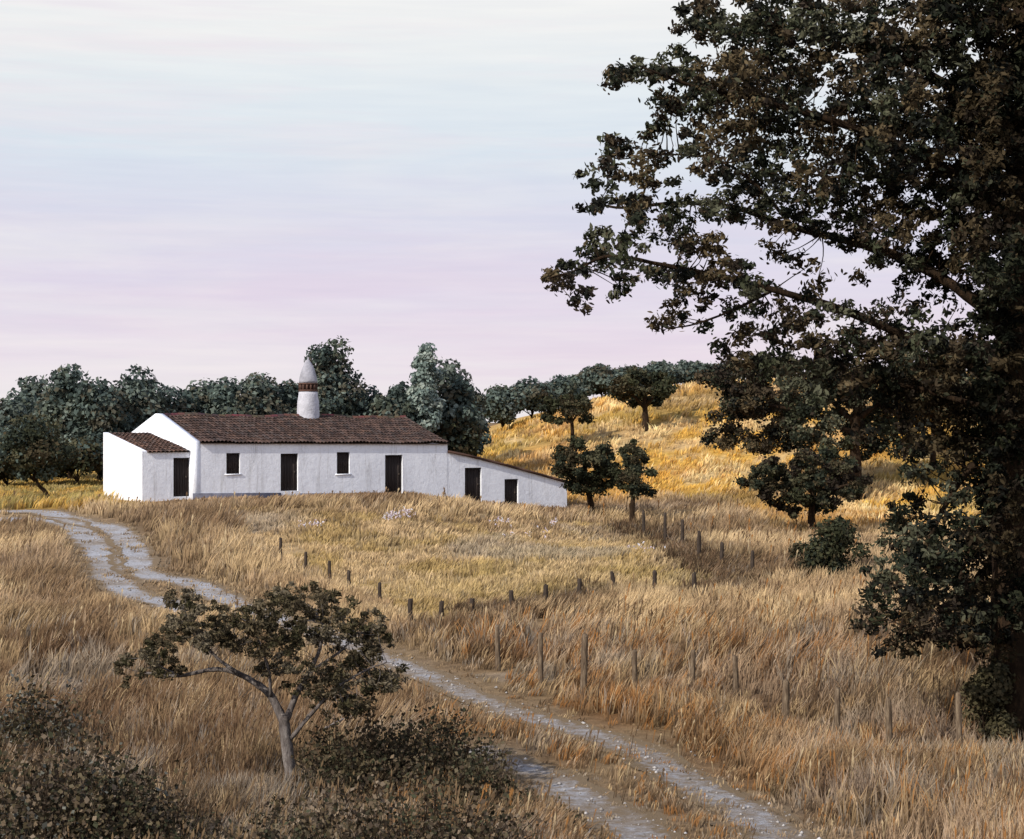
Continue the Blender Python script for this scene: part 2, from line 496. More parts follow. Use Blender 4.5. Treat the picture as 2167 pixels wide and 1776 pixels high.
# loose stones lying in and beside the ruts
SV, SF = [], []; srng = np.random.default_rng(33)
ico = np.array([(0, 0, .7), (.9, 0, .1), (.28, .85, .12), (-.72, .52, .1), (-.72, -.52, .12), (.28, -.85, .1), (0, 0, -.5)])
for path in (rut_r, rut_l1, rut_l2):
    for i in range(len(path) - 1):
        seg = np.linalg.norm(path[i + 1] - path[i])
        for k in range(srng.poisson(seg * (16 if path[i][1] < 62 else 7))):
            p = path[i] + (path[i + 1] - path[i]) * srng.random(); p = p + np.array([srng.normal() * .5, srng.normal() * .5, 0])
            z = sheet(p[0], p[1]) + .02; r = .016 + .05 * srng.random() ** 3
            b0 = len(SV); R_ = srng.random() * 6.28; c_, s_ = math.cos(R_), math.sin(R_)
            for v in ico * (r * srng.uniform(.7, 1.3, (7, 3))): SV.append((p[0] + c_ * v[0] - s_ * v[1], p[1] + s_ * v[0] + c_ * v[1], z + v[2]))
            for q in range(5): SF.append((b0, b0 + 1 + q, b0 + 1 + (q + 1) % 5)); SF.append((b0 + 6, b0 + 1 + (q + 1) % 5, b0 + 1 + q))
tag(np_mesh('loose_stones', np.array(SV), [i for f in SF for i in f], [3] * len(SF), M['stone']), 'small pale loose stones scattered along the wheel ruts of the track', 'stones', kind='stuff')

# ------------------------------------------------------------------ grass blades
def blades(n_tuft, per, ylo, yhi, hs=1.0, seed=1, line=None):
    r = np.random.default_rng(seed)
    u = r.random(n_tuft)
    y = 1 / (1 / ylo + (1 / yhi - 1 / ylo) * u)          # thinner with distance
    x = (r.random(n_tuft) * 2 - 1) * (y * .2867 * 1.12 + 2.5)
    if line is not None:                              # a strip of weeds along fence lines
        i = r.integers(0, len(line) - 1, n_tuft); t = r.random((n_tuft, 1))
        q = line[i] * (1 - t) + line[i + 1] * t
        x = q[:, 0] + r.normal(0, .55, n_tuft); y = q[:, 1] - .35 + r.normal(0, .75, n_tuft)
    c, h, d = cover(x, y)
    if line is not None:
        d = sstep(.36, .52, fbm(x, y, 2.4, 90.)) * .9; h = .34 + .22 * r.random(n_tuft)
        c = np.where(r.random((n_tuft, 1)) < .6, PAL['dark'] * 1.15, PAL['brown'] * .85)
    keep = r.random(n_tuft) < d
    x, y, c, h = x[keep], y[keep], c[keep], h[keep]
    n = len(x)
    lean = np.column_stack([.20 + .8 * (fbm(x, y, 3.5, 40.) - .45) + r.normal(0, .20, n), .5 * (fbm(x, y, 3.5, 47.) - .5) + r.normal(0, .18, n)])
    c = c * (0.70 + .60 * r.random((n, 1)))
    q = r.random(n); fore = (y < 60)
    for lo, hi, k, wgt in ((0, .10, 'brown', .75), (.10, .17, 'pink', .6), (.17, .23, 'grey', .6), (.23, .30, 'straw', .7), (.30, .34, 'dark', .7)):
        c = lerp(c, PAL[k], wgt * ((q >= lo) & (q < hi)) * np.where(fore, 1.0, .6))
    rr = (q > .84) & fore & (x > -2.5) & (fbm(x, y, 3.2, 21.) > .46)
    c = lerp(c, PAL['rust'] * 1.15, .85 * rr)
    idx = np.repeat(np.arange(n), per)
    m = len(idx)
    sp = .05 + .0011 * y[idx]
    bx = x[idx] + r.normal(0, 1, m) * sp; by = y[idx] + r.normal(0, 1, m) * sp
    bz = ground(bx, by) - .02
    hh = h[idx] * hs * (.55 + .75 * r.random(m))
    ln = lean[idx] + r.normal(0, .17, (m, 2))
    tip = np.column_stack([bx + ln[:, 0] * hh, by + ln[:, 1] * hh, bz + hh])
    mid = np.column_stack([bx + ln[:, 0] * hh * .38, by + ln[:, 1] * hh * .38, bz + hh * .58])
    base = np.column_stack([bx, by, bz])
    a = r.normal(0, .5, m)
    w = np.column_stack([np.cos(a), np.sin(a), np.zeros(m)]) * (np.maximum(.010, .00026 * y[idx]) * (.7 + .7 * r.random(m)))[:, None]
    V = np.stack([base - w * .9, base + w * .9, mid + w, mid - w, tip], 1).reshape(-1, 3)
    cc = c[idx] * (.85 + .3 * r.random((m, 1)))
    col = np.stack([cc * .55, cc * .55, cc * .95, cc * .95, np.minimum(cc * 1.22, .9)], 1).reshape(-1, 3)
    k = np.arange(m)[:, None] * 5
    loops = np.concatenate([k + 0, k + 1, k + 2, k + 3, k + 3, k + 2, k + 4], 1).ravel()
    lens = np.tile([4, 3], m)
    return V, loops, lens, col


def grass(name, label, *a, **k):
    V, l, n, c = blades(*a, **k)
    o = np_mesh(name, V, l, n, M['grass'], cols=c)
    return tag(o, label, 'grass', kind='stuff')


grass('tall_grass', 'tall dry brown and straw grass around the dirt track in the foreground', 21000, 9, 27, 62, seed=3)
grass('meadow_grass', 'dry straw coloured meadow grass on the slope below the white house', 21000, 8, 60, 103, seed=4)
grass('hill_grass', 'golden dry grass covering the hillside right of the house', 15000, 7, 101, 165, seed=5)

dense = lambda P, k: smooth_path(P, k)
tag(np_mesh('fence_weeds', *(lambda b: (b[0], b[1], b[2], M['grass'], None, b[3]))(blades(2600, 9, 50, 110, seed=8, line=np.vstack([dense(fence_right, 3)])))), 'dark brown weeds along the fence at the foot of the hill', 'weeds', kind='stuff')
tag(np_mesh('fence_weeds', *(lambda b: (b[0], b[1], b[2], M['grass'], None, b[3]))(blades(1500, 9, 50, 110, seed=9, line=dense(fence_mid[14:], 2)))), 'dark brown weeds along the lower edge of the paddock', 'weeds', kind='stuff')

# taller dead stalks with seed heads and dark weeds standing in the grass
def stalks(n, ylo, yhi, seed):
    r = np.random.default_rng(seed)
    y = 1 / (1 / ylo + (1 / yhi - 1 / ylo) * r.random(n)); x = (r.random(n) * 2 - 1) * (y * .2867 * 1.1 + 2)
    keep = (fbm(x, y, 3.0, 81.) > .50) & (r.random(n) < .85)
    x, y = x[keep], y[keep]; c, h, d = cover(x, y); k = (d > .4) & ~inside(x, y, paddock) & (seg_dist(x, y, fence_near) > 2.2) & (seg_dist(x, y, fence_mid) > 1.6) & (seg_dist(x, y, fence_right) > 1.6); x, y, c, h = x[k], y[k], c[k], h[k]; n = len(x)
    z = ground(x, y); hh = np.maximum(h, .22) * r.uniform(1.1, 1.75, n); lx, ly = r.normal(.14, .14, n), r.normal(0, .14, n)
    w = np.maximum(.007, .00020 * y)
    b = np.column_stack([x, y, z]); t = b + np.column_stack([lx * hh, ly * hh, hh]); m1 = b + np.column_stack([lx * hh * .8, ly * hh * .8, hh * .80]); m2 = b + np.column_stack([lx * hh * .9, ly * hh * .9, hh * .9])
    u = np.column_stack([w, np.zeros(n), np.zeros(n)])
    V = np.stack([b - u, b + u, m1 + u, m1 - u, m2 + u * 2.6, t, m2 - u * 2.6], 1).reshape(-1, 3)
    k = np.arange(n)[:, None] * 7
    loops = np.concatenate([k, k + 1, k + 2, k + 3, k + 3, k + 2, k + 4, k + 5, k + 6], 1).ravel(); lens = np.tile([4, 5], n)
    q = r.random(n)[:, None]
    base = np.where(q < .45, PAL['dark'] * 1.3, np.where(q < .7, PAL['brown'], np.where((q < .82) | (x[:, None] < -1), PAL['cream'] * .72, PAL['rust'])))
    head = np.where(q < .45, PAL['brown'], np.where(q < .7, PAL['tan'], np.where((q < .82) | (x[:, None] < -1), PAL['cream'] * .85, PAL['rust'] * 1.2)))
    dk = ((x < -1) & (y < 50))[:, None]; head = np.where(dk, PAL['tan'] * .62, head); base = np.where(dk, PAL['brown'], base)
    col = np.stack([base * .6, base * .6, base, base, head, head, head], 1).reshape(-1, 3)
    return V, loops, lens, col


V_, l_, n_, c_ = stalks(11000, 26, 104, 12)
tag(np_mesh('dry_weeds', V_, l_, n_, M['grass'], cols=c_), 'dead stalks with dark and cream seed heads standing above the dry grass', 'weeds', kind='stuff')

# ------------------------------------------------------------------ leaves
HEX = np.array([(0, -.55), (.20, -.28), (.24, .10), (.10, .42), (0, .60), (-.17, .30), (-.25, .02), (-.15, -.34)])
KITE = np.array([(0, -.5), (.36, -.02), (0, .5), (-.36, .02)])


def leaves(name, ctr, nrm, size, col, parent, shape=KITE, mat=None):
    n = len(ctr); k = len(shape)
    nrm = nrm / (np.linalg.norm(nrm, axis=1, keepdims=True) + 1e-9)
    rv = rng.normal(size=(n, 3)); t = np.cross(nrm, rv); t /= np.linalg.norm(t, axis=1, keepdims=True) + 1e-9
    b = np.cross(nrm, t)
    V = ctr[:, None, :] + size[:, None, None] * (shape[None, :, 0, None] * t[:, None, :] + shape[None, :, 1, None] * b[:, None, :])
    V = V + nrm[:, None, :] * (size[:, None] * .25 * np.abs(shape[None, :, 0]))[:, :, None]
    return np_mesh(name, V.reshape(-1, 3), np.arange(n * k), np.full(n, k), mat or M['leaf'], parent, np.repeat(col, k, axis=0))


def clump_leaves(centres, radii, counts, flat=.75, shell=.55):
    """leaves spread through many small clumps; returns points, outward directions"""
    P, N, I = [], [], []
    for i, (c, r, n) in enumerate(zip(centres, radii, counts)):
        n = int(n)
        d = rng.normal(size=(n, 3)); d /= np.linalg.norm(d, axis=1, keepdims=True)
        q = (shell + (1 - shell) * rng.random(n)) * (rng.random(n) ** .33 * .35 + .65)
        p = c + d * (q * r)[:, None] * np.array([1, 1, flat])
        P.append(p); N.append(d + .65 * rng.normal(size=(n, 3)) + np.array([0, 0, .35])); I.append(np.full(n, i))
    return np.vstack(P), np.vstack(N), np.concatenate(I)


def leafcol(n, ids, tones, spread=.3):
    """a tone per clump, jittered per leaf"""
    tones = np.array(tones); k = int(ids.max()) + 1
    pick = tones[rng.integers(0, len(tones), k)]
    c = pick[ids] * (1 - spread + 2 * spread * rng.random((n, 1)))
    j = rng.random(n) < .25
    c[j] = tones[rng.integers(0, len(tones), j.sum())]
    return np.clip(c, .004, .5)


TONE_WOOD = [(.080, .106, .094), (.110, .140, .122), (.054, .072, .066), (.145, .172, .148), (.086, .102, .078), (.100, .094, .070)]  # blue-grey tint of distance haze put into these leaf tones
TONE_PALE = [(.24, .30, .27), (.18, .23, .21), (.30, .34, .30)]
TONE_OAK = [(.105, .080, .046), (.068, .052, .034), (.038, .030, .023), (.020, .021, .018), (.028, .033, .023), (.054, .060, .036), (.098, .100, .066)]
TONE_MID = [(.044, .048, .028), (.060, .062, .034), (.062, .050, .030), (.034, .040, .028), (.085, .080, .048)]
TONE_SCRUB = [(.060, .048, .028), (.090, .072, .042), (.040, .036, .024), (.12, .098, .062), (.058, .060, .036), (.070, .052, .036)]


def tree(name, label, cat, px, top, wpx, Y=None, base_py=None, trunk=.18, tones=TONE_WOOD, leaf=.30, n=3200, group=None, lobes=16, squash=1.0,
         sparse=1.0, tr=None, lean=(0, 0), taper=0.0, bark='bark_dark', clump=.34, seed=None):
    """px/top/wpx: crown centre column, crown top row, crown width in photo pixels"""
    global rng
    if Y is None:
        g = ground_at(px, base_py); Y = g[1]
    X = (px - CX) / F * Y
    bx, by = X - lean[0], Y - lean[1]
    zb = float(ground(bx, by))
    zt = -(top - CY) / F * Y
    H = zt - zb; R = wpx / F * Y / 2
    root = empty(name, (bx, by, zb), label, cat, group)
    cz0 = zb + H * trunk; cz = (cz0 + zt) / 2; hz = (zt - cz0) / 2
    cs, rs = [], []
    for i in range(lobes):
        d = rng.normal(size=3); d /= np.linalg.norm(d)
        q = .25 + .75 * rng.random() ** .7
        zz = d[2] * q
        wscale = 1 - taper * (zz + 1) / 2
        rr = (clump * (.6 + .8 * rng.random())) * R
        c = np.array([X + d[0] * q * max(R - rr * .8, .1) * wscale, Y + d[1] * q * max(R - rr * .8, .1) * wscale, cz + zz * max(hz - rr * .6, .1)])
        cs.append(c); rs.append(rr)
    cs = np.array(cs); rs = np.array(rs)
    # one lobe at the very top so the height is right
    rs[0] = max(rs[0], R * .34); cs[0] = (X + rng.normal() * R * .12, Y, zt - rs[0] * .72)
    rs[1] = R * .42; cs[1] = (X + rng.normal() * R * .2, Y, zt - rs[0] * 1.3)
    w = rs ** 2; cnt = np.maximum(30, n * w / w.sum() * sparse)
    P, N, I = clump_leaves(cs, rs, cnt, flat=.72 * squash)
    sz = leaf * (.6 + .8 * rng.random(len(P)))
    mb = MB(); r0 = max(.07, .030 * H)
    topz = cz + hz * .2
    tube(mb, [(bx, by, zb - .25), (bx + lean[0] * .3, by + lean[1] * .3, zb + H * trunk * .6), (X - lean[0] * .1, Y, cz0 + .1 * hz), (X, Y, topz)], r0, r0 * .35, 8, 4, .1, flare=r0 * .5)
    for i in rng.choice(lobes, min(7, lobes), replace=False):
        s = np.array([X, Y, cz0 + hz * .15 * rng.random()])
        e = cs[i]; mid = (s + e) / 2 + rng.normal(size=3) * R * .07
        tube(mb, [s, mid, e], r0 * .45, r0 * .12, 6, 3, .12)
    mb.build('trunk', M[bark], root, True, merge=False)
    leaves('crown', P, N, sz, leafcol(len(P), I, tones), root)
    return root


def crown_from_blobs(blobs, Y0, dY, leaf_m, per_px2, tones, root, sub=34., jitter=.55, name='crown', shape=HEX, limbs=None, twig=.02, bark='bark_dark', gap=None, shade=None, gs=62):
    """blobs: (x, y, rx, ry, density) in 2118 px notes, each set at its own depth around Y0"""
    P, N, I = [], [], []; k = 0; TI = []; CC = []
    for b in blobs:
        x, y, rx, ry = b[:4]; den = b[4] if len(b) > 4 else 1.0
        Yb = Y0 + rng.uniform(-dY, dY)
        nsub = max(2, int(rx * ry * 3.14 / (sub * sub * 1.5)))
        for s in range(nsub):
            a = rng.random() * 6.283; q = math.sqrt(rng.random())
            sx, sy = x + math.cos(a) * q * rx, y + math.sin(a) * q * ry
            if gap and fbm(np.array(sx), np.array(sy), gs, 3.7) > gap and rng.random() < .9: continue
            Ys = Yb + rng.normal() * .7
            c = at(sx * K, sy * K, Ys)
            r = sub * (.55 + .8 * rng.random()) * K / F * Ys
            r = min(r, 1.1 * min(rx, ry) * K / F * Ys)
            n = int(per_px2 * den * rx * ry * 3.14 / nsub)
            d = rng.normal(size=(n, 3)); d /= np.linalg.norm(d, axis=1, keepdims=True)
            p = c + d * (r * rng.random(n) ** .45 * np.where(rng.random(n) < .25, 1.55, 1.0))[:, None] * np.array([1.15, 1, .8])
            P.append(p); N.append(d * .6 + rng.normal(size=(n, 3)) * .8 + np.array([0, 0, .3])); I.append(np.full(n, k)); k += 1
            CC.append(c)
            TI.append((float(fbm(np.array(sx), np.array(sy), sub * 4.5, 6.6)) - .5) * 2.6 + .5 + rng.normal() * .16)
    P = np.vstack(P); N = np.vstack(N); I = np.concatenate(I)
    sz = leaf_m * (.55 + .85 * rng.random(len(P)))
    if limbs is not None:                             # twigs reach from each bough to its leaf clumps
        LP = np.vstack([l[0] for l in limbs]); LI = np.concatenate([np.full(len(l[0]), i) for i, l in enumerate(limbs)])
        for c in CC[::2]:
            d = np.linalg.norm(LP - c, axis=1); q = int(np.argmin(d + (LP[:, 2] > c[2] + .5) * .6)); s0 = LP[q]
            L = np.linalg.norm(c - s0)
            if L > 60 * twig: continue
            tube(limbs[LI[q]][1], [s0, (s0 * .55 + c * .45) + rng.normal(size=3) * L * .10, c], min(twig * (.5 + .35 * L), twig * 2.2), twig * .3, 5, 3, .12)
        for _, mb in limbs: mb.build('branch', M[bark], root, True, merge=False)
    tn = np.array(tones); ti = np.clip((np.array(TI) * len(tn)).astype(int), 0, len(tn) - 1)
    col = tn[ti][I] * (.65 + .7 * rng.random((len(P), 1)))
    j = rng.random(len(P)) < .2; col[j] = tn[rng.integers(0, len(tn), j.sum())]
    if shade: col = col * (1 - .62 * sstep(shade[0], shade[1], P[:, 0]))[:, None]   # shade close to the trunk and beyond, painted into leaf colours
    return leaves(name, P, N, sz, col, root, shape)


# ------------------------------------------------------------------ farmhouse
house = empty('farmhouse', hp(0, 0, float(ground(P0[0], P0[1]))), 'long low whitewashed farmhouse with brown tiled roof and round chimney', 'house')
ZB = -6.4                                             # walls run down into the ground
WT = .45


def wall_face(mb, v, t0, t1, ztop, zbot, holes, depth=.22):
    """front wall in the plane v with real openings; ztop(t) gives the upper edge; holes: (ta, tb, za, zb)"""
    ts = sorted(set([t0, t1] + [h[0] for h in holes] + [h[1] for h in holes]))
    fine = []
    for a, b in zip(ts[:-1], ts[1:]):
        k = max(1, int((b - a) / .8)); fine += list(np.linspace(a, b, k, endpoint=False))
    ts = fine + [t1]
    for a, b in zip(ts[:-1], ts[1:]):
        m_ = (a + b) / 2
        hs = sorted([h for h in holes if h[0] <= m_ <= h[1]], key=lambda h: h[2])
        lo = zbot
        for h in hs:
            mb.quad(hp(a, v, lo), hp(b, v, lo), hp(b, v, h[2]), hp(a, v, h[2])); lo = h[3]
        mb.quad(hp(a, v, lo), hp(b, v, lo), hp(b, v, ztop(b)), hp(a, v, ztop(a)))
    for ta, tb, za, zb in holes:                      # reveals
        mb.quad(hp(ta, v, za), hp(ta, v + depth, za), hp(ta, v + depth, zb), hp(ta, v, zb))
        mb.quad(hp(tb, v, za), hp(tb, v, zb), hp(tb, v + depth, zb), hp(tb, v + depth, za))
        mb.quad(hp(ta, v, zb), hp(ta, v + depth, zb), hp(tb, v + depth, zb), hp(tb, v, zb))
        mb.quad(hp(ta, v, za), hp(tb, v, za), hp(tb, v + depth, za), hp(ta, v + depth, za))


def hole(x0, x1, y0, y1, v=0.0):
    a, b = t_of(x0, v), t_of(x1, v); m_ = (a + b) / 2
    return (a, b, z_of(m_, v, y1), z_of(m_, v, y0))


ze = lambda t: z_of(0, 0, 939) + (z_of(T_STEP, 0, 939.5) - z_of(0, 0, 939)) * t / T_STEP + .030 * math.sin(1.3 * t) + .018 * math.sin(3.7 * t + 1)    # eaves line
HD = 4.85                                             # half depth of the main block
z_ridge0 = z_of(0, HD, 882); z_ridge1 = z_of(T_STEP, HD, 886)
zr = lambda t: z_ridge0 + (z_ridge1 - z_ridge0) * t / T_STEP + .045 * math.sin(.75 * t + .4) - .03 * math.sin(2.1 * t)

win1 = hole(479, 508, 959, 1003); door2 = hole(594, 631, 960, 1039); win2 = hole(713, 740, 957, 1003); door3 = hole(815, 852, 963, 1046)
door4 = hole(984, 1019, 990, 1062); door5 = hole(1068, 1097, 1014, 1072)
mb = MB()
wall_face(mb, 0, 0, T_STEP, lambda t: ze(t), ZB, [win1, door2, win2, door3])
# right end wall (above the lean-to), back wall
for v0, v1, zt0, zt1 in ((0, HD, ze(T_STEP), zr(T_STEP) - .06), (HD, 2 * HD, zr(T_STEP) - .06, ze(T_STEP))):
    mb.quad(hp(T_STEP, v0, ZB), hp(T_STEP, v1, ZB), hp(T_STEP, v1, zt1), hp(T_STEP, v0, zt0))
mb.quad(hp(0, 2 * HD, ZB), hp(T_STEP, 2 * HD, ZB), hp(T_STEP, 2 * HD, ze(T_STEP)), hp(0, 2 * HD, ze(0)))
mb.build('wall', M['wall'], house, merge=False)

# left gable with its raised coping
mb = MB()
ga, gb = hp(0, 0, 0), hp(WT, 0, 0)
ring = [(-.012, ZB), (2 * HD, ZB), (2 * HD, ze(0) + .10), (HD, zr(0) + .16), (-.012, ze(0) + .10)]
mb.prism([hp(-.012, v, z) for v, z in ring], [hp(WT, v, z) for v, z in ring])
o = mb.build('gable_wall', M['wall'], house)

# lean-to wall on the right
zl0, zl1 = z_of(T_STEP, 0, 958), z_of(T_END, 0, 1023)
zl = lambda t: zl0 + (zl1 - zl0) * ((t - T_STEP) / (T_END - T_STEP)) ** 1.12
mb = MB()
T2 = T_STEP + .004
wall_face(mb, .012, T2, T_END, zl, ZB, [door4, door5])
mb.quad(hp(T_END, .012, ZB), hp(T_END, 5.6, ZB), hp(T_END, 5.6, zl(T_END)), hp(T_END, .012, zl(T_END)))
k = 8; tt = np.linspace(T2, T_END, k + 1)
for a, b in zip(tt[:-1], tt[1:]):
    mb.quad(hp(a, 5.6, ZB), hp(a, 5.6, zl(a)), hp(b, 5.6, zl(b)), hp(b, 5.6, ZB))
mb.build('lean_to_wall', M['wall'], house, merge=False)
mb = MB()
for a, b in zip(tt[:-1], tt[1:]):
    b_ = b + (.12 if b == tt[-1] else 0)
    lo = [hp(a, -.13, zl(a) + .006), hp(b_, -.13, zl(b) + .006), hp(b_, 5.75, zl(b) + .006), hp(a, 5.75, zl(a) + .006)]
    hi = [p + np.array([0, 0, .13]) for p in lo]
    mb.prism(lo, hi, (.085, .052, .042))
mb.build('lean_to_roof', M['tile'], house)

# annex on the left
AV = .28; TA0 = t_of(301, AV); AD = AV + 5.4
za_f, za_b = z_of(TA0, AV, 958), z_of(TA0, AD, 918)
adoor = hole(367, 402, 969, 1051, AV)
mb = MB()
wall_face(mb, AV, TA0, -.016, lambda t: za_f, ZB, [adoor])
kk = 6
vv = np.linspace(AV, AD, kk + 1)
for a, b in zip(vv[:-1], vv[1:]):
    fa = za_f + (za_b - za_f) * (a - AV) / (AD - AV); fb = za_f + (za_b - za_f) * (b - AV) / (AD - AV)
    mb.quad(hp(TA0, a, ZB), hp(TA0, a, fa + .07), hp(TA0, b, fb + .07), hp(TA0, b, ZB))
    mb.quad(hp(TA0, a, fa + .07), hp(TA0 + .28, a, fa + .07), hp(TA0 + .28, b, fb + .07), hp(TA0, b, fb + .07))
    mb.quad(hp(TA0 + .28, a, fa - .1), hp(TA0 + .28, b, fb - .1), hp(TA0 + .28, b, fb + .07), hp(TA0 + .28, a, fa + .07))
mb.quad(hp(TA0, AV - .0, za_f), hp(TA0 + .28, AV - .0, za_f), hp(TA0 + .28, AV - .0, za_f + .07), hp(TA0, AV - .0, za_f + .07))
mb.quad(hp(TA0, AD, ZB), hp(-.016, AD, ZB), hp(-.016, AD, za_b), hp(TA0, AD, za_b))
mb.build('annex_wall', M['wall'], house, merge=False)


def tiled(name, t0, t1, v_lo, v_hi, z_lo, z_hi, parent, overhang=.14, lift=.05, tone=(.080, .054, .046)):
    """pan tiles: rows of half round ridges with overlapping courses; z_lo/z_hi are functions of t"""
    per = .23; nt_ = int((t1 - t0) / per); sub = 6
    L = math.hypot(v_hi - v_lo, 1); nc = max(4, int(L / .42))
    tg = np.linspace(t0, t1, nt_ * sub + 1)
    rnd = random.Random(5)
    vs, fs, cs = [], [], []
    cj = []
    for _ in range(nt_ * nc + 5):
        b_ = rnd.uniform(.55, 1.25); g_ = rnd.choice((0, 0, 0, .35)); m_ = sum(tone) / 3
        cj.append(tuple(b_ * (q * (1 - g_) + m_ * g_) for q in tone))
    sl = v_hi - v_lo
    for c in range(nc):
        for e, (f, up) in enumerate(((c / nc, .055), ((c + 1.06) / nc, .012))):
            f = min(f, 1.0)
            v = v_lo - (overhang if (c == 0 and e == 0) else 0) + sl * f
            for j, t in enumerate(tg):
                ph = (j % sub) / sub
                hgt = .075 * abs(math.sin(math.pi * ph)) ** .7
                z = z_lo(t) + (z_hi(t) - z_lo(t)) * f + lift + up + hgt + .02 * math.sin(t * .9 + v) + .012 * rnd.uniform(-1, 1)
                if c == 0 and e == 0: z -= overhang * (z_hi(t) - z_lo(t)) / sl
                vs.append(hp(t, v, z)); cs.append(cj[c * nt_ + min(j // sub, nt_ - 1)])
    n = len(tg)
    for c in range(nc):
        b = c * 2 * n
        for j in range(n - 1):
            fs.append((b + j, b + j + 1, b + n + j + 1, b + n + j))
    # underside so the eaves read as solid
    q = [hp(t0, v_lo - overhang, z_lo(t0) - overhang * (z_hi(t0) - z_lo(t0)) / sl + .02), hp(t1, v_lo - overhang, z_lo(t1) - overhang * (z_hi(t1) - z_lo(t1)) / sl + .02), hp(t1, v_hi, z_hi(t1) + .02), hp(t0, v_hi, z_hi(t0) + .02)]
    b = len(vs); vs += q; cs += [(.06, .04, .03)] * 4; fs.append((b, b + 1, b + 2, b + 3))
    return np_mesh(name, np.array(vs), [i for f in fs for i in f], [len(f) for f in fs], M['tile'], parent, np.array(cs), False)


roof = tiled('roof', WT + .004, T_STEP + .06, 0, HD, ze, zr, house)
tiled('back_roof', WT + .004, T_STEP + .06, 2 * HD, HD, ze, zr, house, overhang=-.14)
mb = MB()
for i in range(38):
    a = WT + .02 + (T_STEP - WT) * i / 38; b = WT + (T_STEP - WT) * (i + 1.04) / 38
    pts = lambda t, s: [hp(t, HD + s * .17 * math.cos(q), zr(t) + .06 + s * .15 * math.sin(q)) for q in np.linspace(0, math.pi, 6)]
    A, B = pts(a, 1.0), pts(b, .86); mb.add(A + B, [[j, j + 1, 7 + j, 6 + j] for j in range(5)], (.13 * random.uniform(.6, 1.3), .075 * random.uniform(.6, 1.3), .058))
rc = mb.build('ridge_cap', M['tile'], roof)
tiled('annex_roof', TA0 + .284, -.018, AV, AD, lambda t: za_f, lambda t: za_b, house, tone=(.095, .060, .048), overhang=.10, lift=.0)

# raised dark grey band along the foot of the front wall
mb = MB()
segs = [(0.02, door2[0]), (door2[1], door3[0])]
for a, b in segs:
    zz = z_of((a + b) / 2, 0, 1047)
    lo = [hp(a, -.05, ZB), hp(b, -.05, ZB), hp(b, .006, ZB), hp(a, .006, ZB)]
    hi = [hp(a, -.05, z_of(a, 0, 1044)), hp(b, -.05, z_of(b, 0, 1043)), hp(b, .006, z_of(b, 0, 1043)), hp(a, .006, z_of(a, 0, 1044))]
    mb.prism(lo, hi)
mb.build('base_band', M['base_band'], house)


def box(mb, t0, t1, v0, v1, z0, z1):
    mb.prism([hp(t0, v0, z0), hp(t1, v0, z0), hp(t1, v1, z0), hp(t0, v1, z0)], [hp(t0, v0, z1), hp(t1, v0, z1), hp(t1, v1, z1), hp(t0, v1, z1)])


def door(h, v, boards=5):
    ta, tb, za, zb = h; mb = MB()
    g = .008; w = (tb - ta - .16) / boards
    for i in range(boards):
        box(mb, ta + .08 + i * w + g, ta + .08 + (i + 1) * w - g, v + .150 + .004 * (i % 2), v + .19, za - .4, zb - .08)
    box(mb, ta + .08, tb - .08, v + .175, v + .205, za - .4, zb - .08)
    d = mb.build('door', M['wood'], house)
    mb = MB()
    box(mb, ta + .003, ta + .08, v + .12, v + .20, za - .4, zb - .004); box(mb, tb - .08, tb - .003, v + .12, v + .20, za - .4, zb - .004); box(mb, ta + .08, tb - .08, v + .12, v + .20, zb - .08, zb - .004)
    mb.build('door_frame', M['wood'], d)
    mb = MB(); zc = za + (zb - za) * .5
    box(mb, tb - .2, tb - .15, v + .10, v + .15, zc - .06, zc + .06)
    mb.build('handle', M['iron'], d)


def window(h, v):
    ta, tb, za, zb = h; mb = MB(); tm = (ta + tb) / 2
    for a, b in ((ta + .06, tm - .006), (tm + .006, tb - .06)):
        n = 3; w = (b - a) / n
        for i in range(n): box(mb, a + i * w + .006, a + (i + 1) * w - .006, v + .13, v + .165, za + .06, zb - .06)
    box(mb, ta + .06, tb - .06, v + .15, v + .18, za + .06, zb - .06)
    o = mb.build('window_shutter', M['wood'], house)
    mb = MB()
    box(mb, ta + .003, ta + .06, v + .10, v + .18, za + .004, zb - .004); box(mb, tb - .06, tb - .003, v + .10, v + .18, za + .004, zb - .004)
    box(mb, ta + .06, tb - .06, v + .10, v + .18, zb - .06, zb - .004); box(mb, ta + .06, tb - .06, v + .10, v + .18, za + .004, za + .06)
    mb.build('window_frame', M['wood'], o)
    mb = MB(); box(mb, ta - .10, tb + .10, -.045, .10, za - .07, za - .003)
    mb.build('window_sill', M['wall'], o)


door(adoor, AV); door(door2, 0); door(door3, 0); door(door4, .012); door(door5, .012)
window(win1, 0); window(win2, 0)

# chimney: round, slightly flared, brick band with smoke slots, domed top
tc = t_of(652, HD); cb = hp(tc, HD, 0); dC = cb[1]; px_m = dC / F
zc = lambda py: -(py - CY) * px_m


def lathe(prof, seg=32):
    vs, fs = [], []
    for r, z in prof:
        for a in np.linspace(0, 2 * math.pi, seg, endpoint=False):
            w = 1 + .012 * math.sin(3 * a + z) + .006 * random.uniform(-1, 1)
            vs.append((cb[0] + r * w * math.cos(a), cb[1] + r * w * math.sin(a), z))
    for i in range(len(prof) - 1):
        for j in range(seg): fs.append([i * seg + j, i * seg + (j + 1) % seg, (i + 1) * seg + (j + 1) % seg, (i + 1) * seg + j])
    fs.append([(len(prof) - 1) * seg + j for j in range(seg)])
    fs.append(list(range(seg))[::-1])
    mb = MB(); mb.add(vs, fs); return mb


